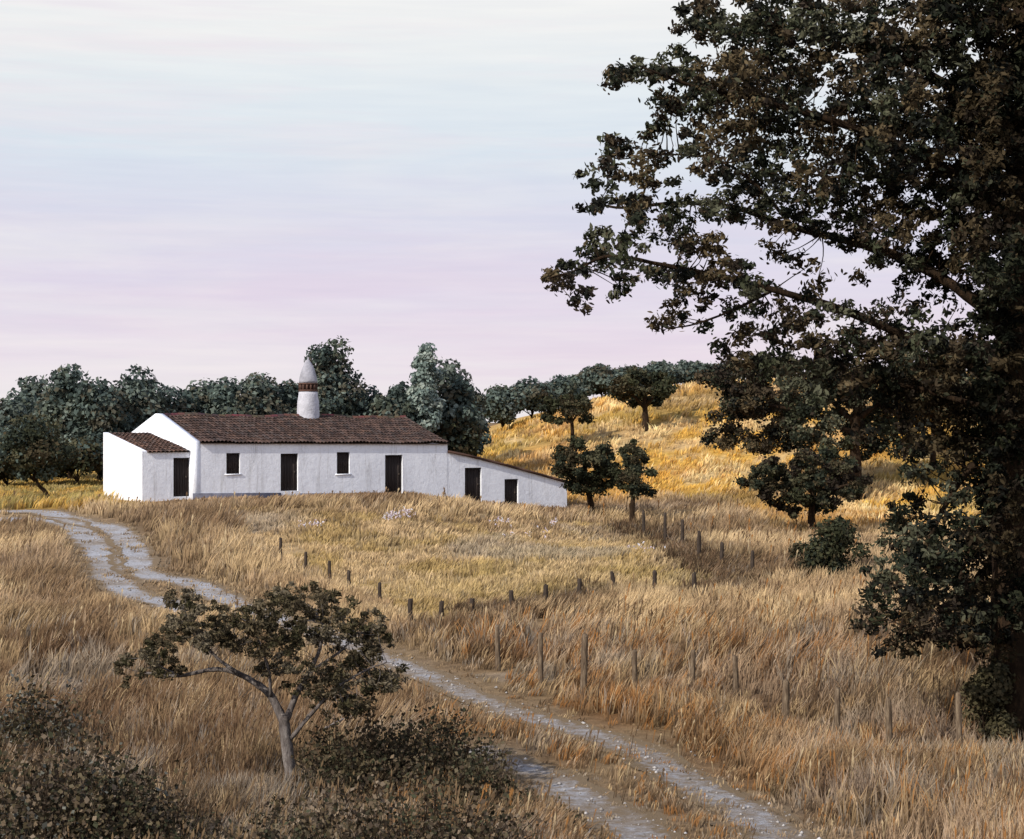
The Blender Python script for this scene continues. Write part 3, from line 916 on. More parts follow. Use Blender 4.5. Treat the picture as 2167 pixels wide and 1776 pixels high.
r1 = 24.0 * px_m; r2 = 20.0 * px_m
ch = lathe([(r1 * 1.02, zr(tc) - .5), (r1, zc(884)), (r1 * .99, zc(872)), (r1 * .95, zc(850)), (r2 * 1.02, zc(836)), (r2, zc(829))]).build('chimney', M['stack'], house, True)
mb = MB()
nb = 14
for lo, hi in ((zc(829) + .003, zc(825)), (zc(814), zc(811))):
    mb2 = lathe([(r2 * 1.03, lo), (r2 * 1.03, hi)]); mb.add(mb2.v, mb2.f)
for i in range(nb):
    a0 = 2 * math.pi * (i + .22) / nb; a1 = 2 * math.pi * (i + .78) / nb; ri, ro = r2 * .72, r2 * 1.0
    ring = lambda z: [(cb[0] + r * math.cos(a), cb[1] + r * math.sin(a), z) for r, a in ((ri, a0), (ro, a0), (ro, a1), (ri, a1))]
    mb.prism(ring(zc(825) - .003), ring(zc(814) + .003))
mb2 = lathe([(r2 * .66, zc(825)), (r2 * .66, zc(814))]); mb.add(mb2.v, mb2.f)
mb.build('chimney_band', M['brick'], ch)
lathe([(r2 * .98, zc(811) + .003), (r2 * .97, zc(806)), (r2 * .91, zc(799)), (r2 * .80, zc(790)), (r2 * .63, zc(780)), (r2 * .43, zc(771)), (r2 * .24, zc(765)), (r2 * .11, zc(761)), (r2 * .05, zc(758))]).build('chimney_cap', M['cap'], ch, True)


# ------------------------------------------------------------------ wood behind the house
wood = [  # column, top row, width (2118 notes), distance, label, tones
    (20, 800, 120, 122, 'dark tree at the left end of the wood behind the farmhouse', TONE_WOOD),
    (75, 775, 110, 126, 'bushy tree second from the left end of the far wood', TONE_WOOD),
    (143, 742, 110, 120, 'highest tree of the wood left of the farmhouse gable', TONE_WOOD),
    (205, 778, 110, 118, 'tree in the wood straight above the white annex roof', TONE_WOOD),
    (275, 757, 120, 121, 'tree with ragged top just left above the white gable', TONE_WOOD),
    (345, 790, 110, 124, 'low dark tree right above the tip of the white gable', TONE_WOOD),
    (410, 783, 110, 127, 'grey green tree above the left end of the tiled roof', TONE_WOOD),
    (475, 770, 120, 126, 'rounded tree above the first small window of the house', TONE_WOOD),
    (545, 765, 120, 128, 'rounded tree above the central wooden door left of chimney', TONE_WOOD),
    (605, 785, 90, 130, 'tree directly behind the left side of the round chimney', TONE_WOOD),
    (760, 790, 110, 122, 'low tree right of the tall tree by the chimney', TONE_WOOD),
    (830, 785, 110, 119, 'dark tree between the tall chimney tree and the pale tree', TONE_WOOD),
    (925, 735, 110, 121, 'tall green tree just right of the pale grey tree', TONE_WOOD),
    (960, 795, 80, 128, 'tree sloping down behind the right end of the roof', TONE_WOOD),
    (925, 838, 112, 121, 'dark low tree against the right end of the tiled roof', TONE_MID),
    (1040, 785, 120, 150, 'left tree of the line along the foot of the golden hill', TONE_WOOD),
    (1100, 772, 110, 152, 'second tree from the left in the hillside tree line', TONE_WOOD),
    (1155, 768, 100, 155, 'tree above the lone thin tree on the hill', TONE_WOOD),
    (1205, 766, 90, 158, 'small tree in the crest line left of the taller crest trees', TONE_WOOD),
    (1245, 748, 90, 158, 'taller crest tree where the hill top begins', TONE_WOOD),
    (1300, 757, 100, 161, 'crest tree behind the single tree with visible trunk', TONE_WOOD),
    (1365, 750, 100, 164, 'crest tree right of the single tree with visible trunk', TONE_WOOD),
    (1425, 745, 100, 166, 'last crest tree before the big oak foliage starts', TONE_WOOD),
    (1490, 745, 100, 168, 'crest tree hidden partly by the big oak foliage', TONE_WOOD),
]
for x, top, w, Y, lab, tn in wood:
    tree('tree', lab, 'tree', x * K, (top + rng.uniform(-6, 6)) * K, w * (1.5 if x < 1000 else rng.uniform(1.0, 1.35)) * K, Y, tones=tn, trunk=.02 if x < 1000 else .06, leaf=.34, n=8000 if x < 1000 else 4500, group='trees of the wood behind the house', lobes=60 if x < 1000 else 34, clump=.40)
tree('tree', 'tall dark tree standing right behind the round chimney', 'tree', 688 * K, 694 * K, 165 * K, 119, tones=TONE_WOOD, trunk=.04, leaf=.30, n=8800, lobes=60, clump=.42, group='trees of the wood behind the house')
tree('tree', 'pale grey green tree rising above the wood right of chimney', 'tree', 880 * K, 708 * K, 84 * K, 118, tones=TONE_PALE, trunk=.3, leaf=.27, n=7200, lobes=56, clump=.42, group='trees of the wood behind the house')

for x, top, w, Y, lab in ((15, 915, 130, 112, 'dark undergrowth bush at the far left edge below the wood'), (95, 905, 130, 114, 'dark undergrowth bush behind the leaning trunk at left'), (160, 900, 120, 113, 'dark undergrowth bush between leaning tree and white annex'), (222, 912, 90, 116, 'dark undergrowth bush right behind the corner of the annex')):
    tree('bush', lab, 'bush', x * K, top * K, w * 1.2 * K, Y, tones=TONE_MID + TONE_WOOD[:1], trunk=.0, leaf=.26, n=4200, lobes=36, clump=.40, group='undergrowth below the wood')

# left tree with a leaning trunk
tree('tree', 'dark tree with leaning trunk left of the white annex', 'tree', 72 * K, 852 * K, 205 * K, 102, tones=TONE_MID + TONE_WOOD[:2], trunk=.24, leaf=.22, n=10500, lobes=44, lean=(-.9, 0))

# trees right of the house and on the hill
def blob_tree(label, base, trunk, r, blobs, dY, leaf, per, tones, sub, limbs=(), bark='bark_dark'):
    g = gd(*base); root = empty('tree', g, label, 'tree')
    mb = MB()
    T = [g + np.array([0, 0, -.25])] + [at(x * K, y * K, g[1]) for x, y in trunk]
    tube(mb, T, r, r * .4, 9, 4, .1, flare=r * .5)
    for l in limbs: tube(mb, [at(x * K, y * K, g[1] + dY * .3 * i * rng.uniform(-1, 1)) for i, (x, y) in enumerate(l)], r * .5, r * .15, 6, 3, .12)
    mb.build('trunk', M[bark], root, True, merge=False)
    crown_from_blobs(blobs, g[1], dY, leaf, per, tones, root, sub=sub, shape=KITE)


blob_tree('small flat crowned tree on thin trunk on the golden hill', (1184, 925), [(1184, 895), (1182, 865), (1178, 835)], .20,
          [(1136, 848, 22, 10), (1160, 832, 28, 14), (1190, 826, 28, 14), (1214, 842, 22, 12), (1150, 862, 26, 10), (1185, 852, 34, 12), (1208, 862, 18, 8), (1170, 872, 18, 6)], 1.5, .22, .7, TONE_MID, 9.,
          [[(1183, 875), (1165, 855), (1150, 845)], [(1183, 872), (1200, 850)]])
blob_tree('spreading dark tree with short trunk near the hill crest', (1336, 890), [(1335, 862), (1334, 840), (1332, 805)], .32,
          [(1282, 805, 20, 10), (1302, 786, 28, 14), (1336, 778, 34, 14), (1368, 790, 26, 16), (1388, 802, 10, 10), (1300, 815, 32, 12), (1340, 805, 36, 16), (1366, 815, 20, 12), (1322, 830, 28, 10), (1350, 832, 20, 8)], 1.8, .25, .65, TONE_MID, 10.,
          [[(1334, 845), (1310, 818), (1295, 808)], [(1334, 840), (1358, 815)]])
blob_tree('bushy round tree beside the right end of the lean-to', (1224, 1076), [(1222, 1045), (1216, 1010), (1208, 960)], .26,
          [(1165, 938, 26, 14), (1200, 930, 30, 20), (1240, 938, 28, 20), (1180, 965, 36, 22), (1225, 965, 42, 24), (1258, 962, 24, 20), (1200, 992, 40, 18), (1240, 990, 34, 16), (1275, 975, 14, 12), (1215, 1012, 34, 12), (1262, 1004, 18, 8)], 1.3, .17, .75, TONE_MID, 10.,
          [[(1218, 1020), (1240, 990), (1256, 965)], [(1216, 1010), (1190, 980), (1172, 950)]])
blob_tree('narrow upright oval tree right of the round one by the house', (1307, 1085), [(1308, 1050), (1311, 1010), (1312, 950)], .18,
          [(1312, 922, 16, 14), (1306, 945, 28, 18), (1322, 950, 24, 18), (1300, 972, 30, 18), (1328, 978, 24, 20), (1292, 998, 22, 14), (1318, 1002, 30, 16), (1336, 1012, 16, 14), (1300, 1020, 16, 8)], .9, .15, .85, TONE_MID, 10.)
blob_tree('wide dark tree with spreading layered crown on bare trunk', (1683, 1112), [(1679, 1085), (1679, 1055), (1682, 1010), (1682, 960)], .26,
          [(1540, 1003, 26, 9), (1575, 990, 36, 14), (1590, 968, 34, 14), (1640, 960, 46, 20), (1690, 945, 40, 22), (1735, 965, 40, 18), (1770, 990, 26, 12), (1620, 990, 50, 18), (1680, 985, 56, 22), (1735, 1000, 48, 18), (1765, 1022, 24, 10),
           (1610, 1018, 54, 16), (1670, 1022, 54, 16), (1725, 1028, 40, 14), (1635, 1042, 44, 12), (1650, 1062, 24, 9), (1700, 1046, 34, 10)], 1.6, .17, .62, TONE_MID + [TONE_OAK[2]], 10.,
          [[(1680, 1040), (1620, 1005), (1560, 998)], [(1680, 1040), (1730, 1010), (1765, 1000)], [(1681, 1020), (1640, 980), (1610, 965)]])
blob_tree('large dark tree behind the layered one at the hill foot', (1772, 1030), [(1770, 960), (1768, 900), (1772, 850), (1770, 790)], .45,
          [(1490, 772, 44, 22), (1545, 762, 44, 26), (1600, 770, 60, 30), (1670, 772, 60, 30), (1740, 780, 60, 40), (1500, 810, 44, 26), (1560, 815, 56, 32), (1640, 825, 70, 34), (1720, 830, 60, 40), (1510, 850, 46, 22), (1580, 862, 60, 30), (1660, 875, 64, 32), (1740, 890, 50, 36),
           (1480, 905, 30, 14), (1530, 900, 46, 20), (1600, 908, 50, 22), (1560, 932, 26, 12), (1680, 920, 40, 18), (1810, 800, 60, 40), (1820, 870, 50, 36), (1800, 930, 40, 20), (1870, 850, 50, 40), (1880, 920, 40, 24)], 2.6, .23, .42, TONE_OAK, 17.,
          [[(1768, 900), (1690, 860), (1600, 840), (1520, 820)], [(1770, 870), (1840, 820), (1880, 800)], [(1769, 880), (1700, 810), (1640, 780)]])
tree('tree', 'dark tree farther right behind the big oak boughs', 'tree', 1930 * K, 720 * K, 330 * K, 118, tones=TONE_OAK, trunk=.34, leaf=.28, n=9500, lobes=40)


# ------------------------------------------------------------------ shrubs
def shrub(name, label, px, base, rx, h, tones, n=1800, leaf=.10, stems=10, group=None, dead=None, bark_='bark_dark', lobes=14, cat='shrub'):
    g = gd(px, base); Y = g[1]; R = rx * K / F * Y; H = h * K / F * Y
    root = empty(name, g, label, cat, group)
    cs, rs = [], []
    for i in range(lobes):
        a = rng.random() * 6.283; q = rng.random() ** .6; zf = rng.random()
        rr = R * (.30 + .2 * rng.random()); w = math.sqrt(max(0, 1 - (zf * .95) ** 2))
        cs.append(g + np.array([math.cos(a) * q * (R - rr * .6) * w, math.sin(a) * q * (R - rr * .6) * w, .12 * H + zf * (H * .95 - rr * .5)])); rs.append(min(rr, H * .42))
    cs = np.array(cs); rs = np.array(rs)
    P, N, I = clump_leaves(cs, rs, n * rs ** 2 / (rs ** 2).sum(), flat=.85, shell=.3)
    P[:, 2] = np.maximum(P[:, 2], ground(P[:, 0], P[:, 1]) + .02)
    mb = MB()
    for i in range(stems):
        e = cs[i % lobes] + rng.normal(size=3) * R * .12 + np.array([0, 0, rs[i % lobes] * .7])
        s = g + np.array([rng.normal() * R * .1, rng.normal() * R * .1, -.1])
        tube(mb, [s, (s + e) / 2 + rng.normal(size=3) * R * .06, e], .012 + .02 * R, .006, 5, 3, .1)
    mb.build('stems', M[bark_], root, True, merge=False)
    leaves('foliage', P, N, leaf * (.6 + .8 * rng.random(len(P))), leafcol(len(P), I, tones, .35), root)
    for pts in (dead or []):
        mb = MB(); Q = [gd(p[0], p[1] + 34) for p in pts]
        Q = [at(p[0] * K, p[1] * K, q[1]) for p, q in zip(pts, Q)]
        tube(mb, Q, .035, .018, 6, 4, .2); mb.build('dead_branch', M['bark_grey'], root, True, merge=False)
    return root


def scrub(name, label, px, base, rx, h, tones, n=200, leaf=.085, group=None, dead=None, per=34):
    """ragged upright sprigs with small leaves, dry twigs sticking out"""
    g = gd(px, base); Y = g[1]; R = rx * K / F * Y; H = h * K / F * Y
    root = empty(name, g, label, 'shrub', group); mb = MB()
    P, N, I = [], [], []
    for i in range(n):
        a = rng.random() * 6.283; q = math.sqrt(rng.random())
        x, y = g[0] + math.cos(a) * q * R, g[1] + math.sin(a) * q * R
        b = np.array([x, y, float(ground(x, y)) - .03])
        hh = H * (1 - .55 * q ** 2) * rng.uniform(.45, 1.08)
        tip = b + np.array([math.cos(a) * q * R * .25 + rng.normal() * .12 * H + .06 * H, math.sin(a) * q * R * .25 + rng.normal() * .12 * H, hh])
        mid = (b + tip) / 2 + rng.normal(size=3) * .05 * H
        if i % 2 == 0: tube(mb, [b, mid, tip + (tip - mid) * rng.uniform(0, .3)], .012, .004, 4, 2, .1)
        t = rng.uniform(.12, 1.0, per); sp = .07 * H * (1.25 - .8 * t) + .03
        p = b * (1 - t[:, None]) + tip * t[:, None] + (mid - (b + tip) / 2) * (np.sin(t * 3.14))[:, None] + rng.normal(size=(per, 3)) * sp[:, None]
        P.append(p); N.append(rng.normal(size=(per, 3)) + np.array([0, -.2, .3])); I.append(np.full(per, i))
    P = np.vstack(P); N = np.vstack(N); I = np.concatenate(I)
    mb.build('stems', M['bark_dark'], root, True, merge=False)
    leaves('foliage', P, N, leaf * (.5 + .9 * rng.random(len(P))), leafcol(len(P), I, tones, .4), root)
    for pts in (dead or []):
        mb = MB(); Q = [gd(p[0], p[1] + 34) for p in pts]
        Q = [at(p[0] * K, p[1] * K, q[1]) for p, q in zip(pts, Q)]
        tube(mb, Q, .035, .018, 6, 4, .2); mb.build('dead_branch', M['bark_grey'], root, True, merge=False)
    return root


shrub('bush', 'round dark bush at the foot of the layered tree', 1726, 1198, 78, 118, TONE_MID, n=7500, leaf=.16, stems=9, lobes=34)
shrub('bush', 'low dark sprig of bush touching the round bush', 1652, 1170, 48, 45, TONE_MID, n=1300, leaf=.14, stems=6)
shrub('bush', 'dull green bush beside the last pale post at right', 2062, 1550, 92, 175, [(.070, .062, .034), (.095, .080, .046), (.052, .050, .032), (.12, .10, .06)], n=7500, leaf=.11, stems=12, lobes=30)
scr = 'scrub in the foreground'
DRY = [(.14, .105, .07), (.20, .155, .11), (.10, .075, .055)]
GRY = [(.17, .165, .145), (.13, .13, .11)]
scrub('shrub', 'dark scrubby bush filling the bottom left corner', 110, 1790, 178, 322, TONE_SCRUB + GRY[1:] + DRY, n=280, leaf=.10, group=scr)
scrub('shrub', 'grey green scrub at the left edge above the corner bush', 60, 1560, 86, 170, TONE_SCRUB + GRY, n=100, leaf=.095, group=scr)
scrub('shrub', 'low brown scrub right of the bottom left corner bush', 250, 1800, 105, 224, TONE_SCRUB + DRY[:1], n=126, leaf=.09, group=scr)
scrub('shrub', 'low dark tuft of scrub at the bottom edge left of the small tree', 430, 1820, 144, 147, TONE_SCRUB + DRY, n=126, leaf=.085, group=scr)
scrub('shrub', 'dark scrub with pale dead branch right of the small tree trunk', 735, 1660, 119, 209, TONE_SCRUB + DRY[:1], n=167, leaf=.09, group=scr, dead=[[(672, 1508), (700, 1492), (735, 1478)], [(735, 1543), (780, 1558), (820, 1566), (862, 1550)]])
scrub('shrub', 'dark brown scrub between small tree and the dirt track', 880, 1650, 115, 205, TONE_SCRUB, n=159, leaf=.09, group=scr)
scrub('shrub', 'ragged dark scrub at the edge of the lower wheel rut', 985, 1720, 86, 185, TONE_SCRUB, n=113, leaf=.085, group=scr)
scrub('shrub', 'wide dark purple brown scrub at the bottom centre', 800, 1830, 230, 234, TONE_SCRUB + DRY, n=293, leaf=.09, group=scr)
scrub('shrub', 'brown scrub around the foot of the small twisted oak', 590, 1760, 105, 117, TONE_SCRUB + DRY, n=100, leaf=.08, group=scr)
scrub('shrub', 'small dark weed by the pale patch of the track', 1165, 1725, 26, 83, TONE_SCRUB, n=19, leaf=.08, group=scr)

# ------------------------------------------------------------------ small twisted oak in the foreground
g = gd(612, 1668); Yt = g[1]
small = empty('oak_tree', g, 'small twisted oak with pale bark in front of the track', 'tree')
pt = lambda x, y, dy=0.0: at(x * K, y * K, Yt + dy)
mb = MB()
tube(mb, [pt(615, 1690), pt(606, 1640), pt(597, 1570), pt(588, 1500), pt(592, 1478)], .135, .10, 12, 6, .16, flare=.09)
small_l = []
mb.build('trunk', M['bark_pale'], small, True, merge=False)
for path, a, b in (
        ([(590, 1500), (560, 1440), (520, 1408), (478, 1388), (430, 1386), (372, 1398), (300, 1392)], .12, .035),
        ([(490, 1392), (450, 1362), (415, 1322), (398, 1290)], .055, .025),
        ([(592, 1490), (612, 1440), (640, 1390), (662, 1340), (668, 1290)], .10, .03),
        ([(600, 1530), (650, 1470), (700, 1420), (760, 1385), (800, 1370)], .06, .02),
        ([(560, 1440), (556, 1390), (540, 1340), (520, 1290)], .05, .02),
        ([(640, 1390), (700, 1350), (740, 1310)], .05, .02),
        ([(372, 1398), (330, 1376), (310, 1345)], .03, .015)):
    mb = MB(); n_ = len(path)
    dd = rng.uniform(-.7, .7)
    pth = [pt(x, y, dd * i / n_) for i, (x, y) in enumerate(path)]; small_l.append((smooth_path(pth, 4), mb))
    tube(mb, pth, a * .78, b * .7, 8, 5, .16)
small_blobs = [(622, 1232, 66, 24), (566, 1250, 52, 26), (684, 1258, 58, 30), (742, 1290, 52, 32), (780, 1330, 36, 36), (800, 1385, 34, 24), (700, 1322, 52, 28, .8), (640, 1300, 52, 28, .8), (590, 1318, 48, 30, .8),
               (525, 1284, 46, 28), (478, 1296, 48, 24), (425, 1262, 44, 20), (380, 1240, 36, 18), (362, 1290, 42, 30), (405, 1310, 50, 24), (450, 1328, 44, 20), (335, 1332, 34, 22), (300, 1370, 42, 26), (262, 1388, 26, 24),
               (345, 1382, 36, 18), (275, 1412, 24, 12), (560, 1368, 46, 26, .7), (622, 1384, 36, 22, .7), (718, 1388, 54, 28, .8), (762, 1372, 44, 30), (505, 1338, 36, 18, .7), (680, 1420, 50, 24, .6), (740, 1430, 50, 22, .6), (790, 1418, 40, 22, .8), (735, 1462, 46, 20, .7), (690, 1455, 44, 22, .7), (820, 1405, 24, 18, .7), (610, 1425, 40, 18, .5), (560, 1340, 50, 24, .3)]
small_blobs = [(b[0], b[1], b[2] * 1.04, b[3] * 1.06) + tuple(b[4:]) for b in small_blobs]
crown_from_blobs(small_blobs, Yt, .9, .072, .34, [(.11, .088, .055), (.075, .058, .034), (.050, .042, .026), (.062, .056, .030), (.10, .082, .046), (.15, .125, .085)], small, sub=9., limbs=small_l, twig=.012, bark='bark_pale', gap=.69, gs=30)

# ------------------------------------------------------------------ the big oak at the right
g = gd(2118, 1545); Yo = g[1]
oak = empty('oak_tree', g, 'huge dark oak at the right edge with overhanging boughs', 'tree')
po = lambda x, y, dy=0.0: at(x * K, y * K, Yo + dy)
mb = MB()
tube(mb, [po(2122, 1600), po(2118, 1500), po(2105, 1250), po(2098, 1000), po(2100, 760), po(2112, 560), po(2128, 320), po(2125, 60), po(2110, -240)], .78, .25, 16, 7, .07, flare=.5)
mb.build('trunk', M['bark_dark'], oak, True, merge=False)
limbs = [([(2105, 700), (2000, 610), (1880, 540), (1760, 500), (1640, 470), (1520, 430), (1400, 420), (1290, 430), (1225, 420)], .30, .04, 1.5),
         ([(2100, 800), (1980, 740), (1860, 690), (1740, 640), (1600, 600), (1480, 570), (1370, 548), (1260, 530), (1190, 560), (1135, 575)], .26, .03, -1.0),
         ([(2125, 480), (2000, 380), (1860, 300), (1720, 250), (1580, 210), (1440, 180), (1330, 140)], .30, .04, -2.0),
         ([(2128, 300), (1980, 190), (1840, 110), (1700, 70), (1560, 50), (1450, 60)], .26, .05, 1.0),
         ([(2100, 900), (2040, 930), (1970, 1020), (1920, 1120), (1880, 1240), (1860, 1310)], .20, .03, -1.5),
         ([(2100, 860), (1990, 830), (1880, 800), (1780, 790), (1700, 800)], .18, .04, .6),
         ([(2105, 1010), (2040, 1080), (1990, 1180), (1980, 1280), (2020, 1340)], .14, .03, -2.2),
         ([(2112, 560), (2260, 420), (2420, 300), (2560, 240)], .30, .06, 1.0), ([(2110, 760), (2280, 700), (2440, 640), (2560, 660)], .24, .05, -1.0),
         ([(2120, 100), (2220, -80), (2300, -260)], .22, .06, .5), ([(2120, 60), (1960, -80), (1800, -180)], .22, .05, -.8),
         ([(1640, 470), (1560, 380), (1480, 330), (1380, 320), (1280, 330)], .10, .03, 1.6), ([(1600, 600), (1520, 640), (1440, 670), (1380, 680)], .08, .03, -1.0)]
oak_l = []
for path, a, b, dd in limbs:
    mb = MB(); n_ = len(path)
    pth = [po(x, y, dd * i / n_ * 1.5) for i, (x, y) in enumerate(path)]; oak_l.append((smooth_path(pth, 4), mb))
    tube(mb, pth, a * .55, b * .5, 9, 5, .14)
oak_blobs = [
    (1500, 30, 95, 38), (1440, 62, 38, 32), (1555, 105, 80, 42), (1640, 40, 90, 50), (1740, 60, 120, 60), (1880, 60, 120, 80, .9), (2010, 90, 110, 120),
    (1300, 140, 44, 30), (1275, 165, 26, 16), (1375, 118, 46, 22), (1400, 150, 60, 32), (1490, 165, 84, 44), (1600, 165, 84, 52), (1720, 170, 100, 60), (1840, 170, 90, 50, .7), (1960, 240, 90, 80, .7), (2060, 280, 90, 130),
    (1450, 215, 74, 36), (1540, 240, 80, 46), (1390, 205, 40, 24), (1640, 260, 90, 60), (1760, 280, 100, 60), (1880, 300, 90, 70), (1340, 258, 44, 22), (1290, 300, 46, 22), (1250, 312, 20, 14),
    (1340, 322, 44, 24), (1255, 352, 36, 18), (1212, 372, 26, 16), (1290, 378, 40, 18), (1440, 290, 40, 26), (1490, 330, 60, 44), (1570, 350, 70, 52), (1680, 370, 90, 56), (1800, 400, 100, 56), (1930, 420, 100, 80), (2040, 480, 80, 120),
    (1216, 420, 28, 12), (1310, 416, 44, 18), (1360, 372, 40, 20), (1420, 440, 48, 24), (1520, 420, 60, 36), (1330, 458, 56, 22), (1400, 486, 50, 22), (1620, 440, 60, 34, .8), (1720, 450, 60, 26, .7),
    (1265, 492, 46, 18), (1220, 515, 40, 14), (1300, 510, 40, 16), (1186, 548, 30, 12), (1135, 574, 22, 9), (1168, 590, 20, 16), (1200, 612, 20, 24), (1212, 645, 10, 14), (1260, 600, 26, 14), (1310, 575, 34, 14), (1362, 556, 30, 14),
    (1430, 520, 46, 20), (1490, 500, 40, 22), (1400, 575, 36, 18), (1450, 600, 44, 24), (1420, 640, 40, 20), (1372, 672, 30, 18), (1440, 672, 44, 16), (1500, 560, 36, 24), (1545, 580, 40, 34), (1530, 640, 50, 22),
    (1600, 520, 44, 22, .7), (1660, 540, 34, 20, .6), (1700, 590, 30, 18, .6), (1770, 490, 60, 24, .8), (1840, 480, 60, 30, .9), (1780, 560, 26, 22, .6), (1880, 540, 60, 36, .8), (1950, 520, 50, 40), (1900, 600, 38, 30, .7), (1860, 640, 50, 22, .8), (1950, 600, 22, 26, .5), (1975, 660, 24, 24, .5), (1940, 690, 40, 26),
    (1700, 650, 60, 18, .8), (1620, 650, 50, 20, .8), (1560, 690, 54, 22), (1640, 700, 60, 24), (1730, 700, 70, 26), (1820, 690, 60, 24), (1880, 720, 70, 30), (1780, 740, 90, 26), (1660, 745, 80, 22), (1560, 745, 60, 18), (1500, 720, 40, 16, .7),
    (1980, 760, 80, 50), (2060, 720, 60, 130), (1880, 800, 100, 44, .9), (2000, 860, 80, 60), (2060, 920, 70, 110), (1780, 810, 90, 40, .8), (1680, 800, 80, 36, .7), (1840, 900, 80, 32, .8), (1940, 930, 70, 36, .8), (1900, 985, 40, 22, .7),
    (2010, 1030, 60, 30, .8), (1900, 1060, 60, 36), (2060, 1080, 60, 100), (1960, 1110, 90, 46), (1870, 1120, 60, 34), (1840, 1170, 50, 30), (1920, 1190, 90, 44), (2020, 1190, 80, 60), (1810, 1225, 40, 22), (1790, 1275, 40, 24), (1870, 1260, 80, 38),
    (1960, 1270, 80, 46), (2040, 1270, 60, 60), (1840, 1310, 40, 22), (1880, 1335, 26, 16), (1930, 1325, 46, 22), (1990, 1320, 30, 18), (2040, 1325, 36, 22, .8), (1830, 1335, 18, 14),
    # beyond the frame
    (1700, -60, 150, 70), (1900, -100, 180, 90), (2100, -120, 200, 120), (2300, -60, 200, 140), (2250, 150, 130, 150), (2420, 180, 160, 140), (2560, 260, 120, 120), (2300, 420, 150, 120), (2480, 470, 150, 120), (2560, 640, 100, 90), (2350, 650, 140, 90), (2200, 600, 80, 120), (2250, 850, 90, 120), (1560, -40, 80, 40)]
oak_blobs = [(b[0], b[1], b[2] * 1.06, b[3] * 1.10) + tuple(b[4:]) for b in oak_blobs]
oak_blobs += [(1720, 130, 240, 100, .32), (1900, 230, 180, 170, .42), (1700, 330, 140, 60, .35), (1580, 200, 110, 60, .25), (1860, 410, 160, 50, .45), (2070, 500, 50, 420, 1.), (2085, 1000, 45, 380, 1.), (2050, 200, 90, 220, 1.), (1960, 840, 110, 90, .6), (1980, 1200, 100, 120, .7), (1960, 140, 170, 150, .7), (2040, 380, 90, 160, .8), (1720, 780, 200, 50, .5), (1900, 760, 120, 70, .6)]
for path, a, b, dd in limbs[:7]:                      # leaves all along the boughs
    for (x0, y0), (x1, y1) in zip(path[:-1], path[1:]):
        for t in (.15, .5, .85): oak_blobs.append((x0 + (x1 - x0) * t + random.uniform(-14, 14), y0 + (y1 - y0) * t + random.uniform(-10, 12), 26, 15, .75))
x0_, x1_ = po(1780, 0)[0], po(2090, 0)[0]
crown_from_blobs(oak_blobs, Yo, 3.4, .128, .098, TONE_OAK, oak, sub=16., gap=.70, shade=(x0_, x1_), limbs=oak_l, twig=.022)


# ------------------------------------------------------------------ fence posts
def post(px, top, base, label, group, w=.10, tilt=0.0):
    g = gd(px, base); Y = g[1]
    zt = -(top * K - CY) / F * Y; H = zt - g[2]
    mb = MB(); seg = 9; rings = []
    lx, ly = tilt + random.uniform(-.03, .03), random.uniform(-.03, .03)
    for k, f in enumerate((-.25, 0, .25, .5, .75, .96, 1.0)):
        r = w * (1.08 - .2 * max(f, 0)) * (1 if f < 1 else .72)
        rings.append([(lx * H * f + r * (1 + random.uniform(-.12, .12)) * math.cos(a), ly * H * f + r * (1 + random.uniform(-.12, .12)) * math.sin(a), H * f + (random.uniform(-.03, .03) if f > .9 else 0)) for a in np.linspace(0, 6.283, seg, endpoint=False)])
    vs = [p for r in rings for p in r]
    fs = [[i * seg + j, i * seg + (j + 1) % seg, (i + 1) * seg + (j + 1) % seg, (i + 1) * seg + j] for i in range(len(rings) - 1) for j in range(seg)] + [[(len(rings) - 1) * seg + j for j in range(seg)]]
    mb.add([np.array(p) + g for p in vs], fs)
    o = mb.build('fence_post', M['post' if 'near' in group else 'post_dark'], None, False, origin=g, merge=False)
    return tag(o, label, 'fence post', group)


ORD = ['first', 'second', 'third', 'fourth', 'fifth', 'sixth', 'seventh', 'eighth', 'ninth', 'tenth', 'eleventh', 'twelfth', 'thirteenth', 'fourteenth', 'fifteenth']
near = [(1030, 1294, 1388), (1118, 1310, 1420), (1207, 1313, 1442), (1312, 1345, 1425), (1432, 1345, 1430), (1522, 1356, 1440), (1625, 1408, 1508), (1730, 1424, 1535), (1840, 1444, 1560), (1985, 1433, 1575)]
for i, (x, t, b) in enumerate(near):
    post(x, t, b, f'weathered post, {ORD[i]} from the left in the nearest fence row above the track', 'posts of the near fence', w=.075 if i not in (2, 6) else .095)
mid = [(580, 1113, 1160), (632, 1142, 1185), (682, 1160, 1207), (722, 1180, 1225), (785, 1205, 1250), (848, 1238, 1292), (912, 1243, 1296), (977, 1238, 1280), (1058, 1222, 1274), (1128, 1209, 1258), (1198, 1197, 1246), (1273, 1183, 1236), (1354, 1181, 1246), (1437, 1184, 1246)]
for i, (x, t, b) in enumerate(mid):
    post(x, t, b, f'short dark post, {ORD[i]} from the left in the fence along the lower paddock edge', 'posts of the middle fence', w=.07 if i < 5 else .09, tilt=-.12 if i == 11 else 0)
rgt = [(1332, 1056, 1114), (1376, 1062, 1128), (1411, 1075, 1140), (1446, 1098, 1165), (1492, 1122, 1182), (1556, 1140, 1200)]
for i, (x, t, b) in enumerate(rgt):
    post(x, t, b, f'dark post, {ORD[i]} from the house end of the fence below the hill', 'posts of the right fence', w=.085)

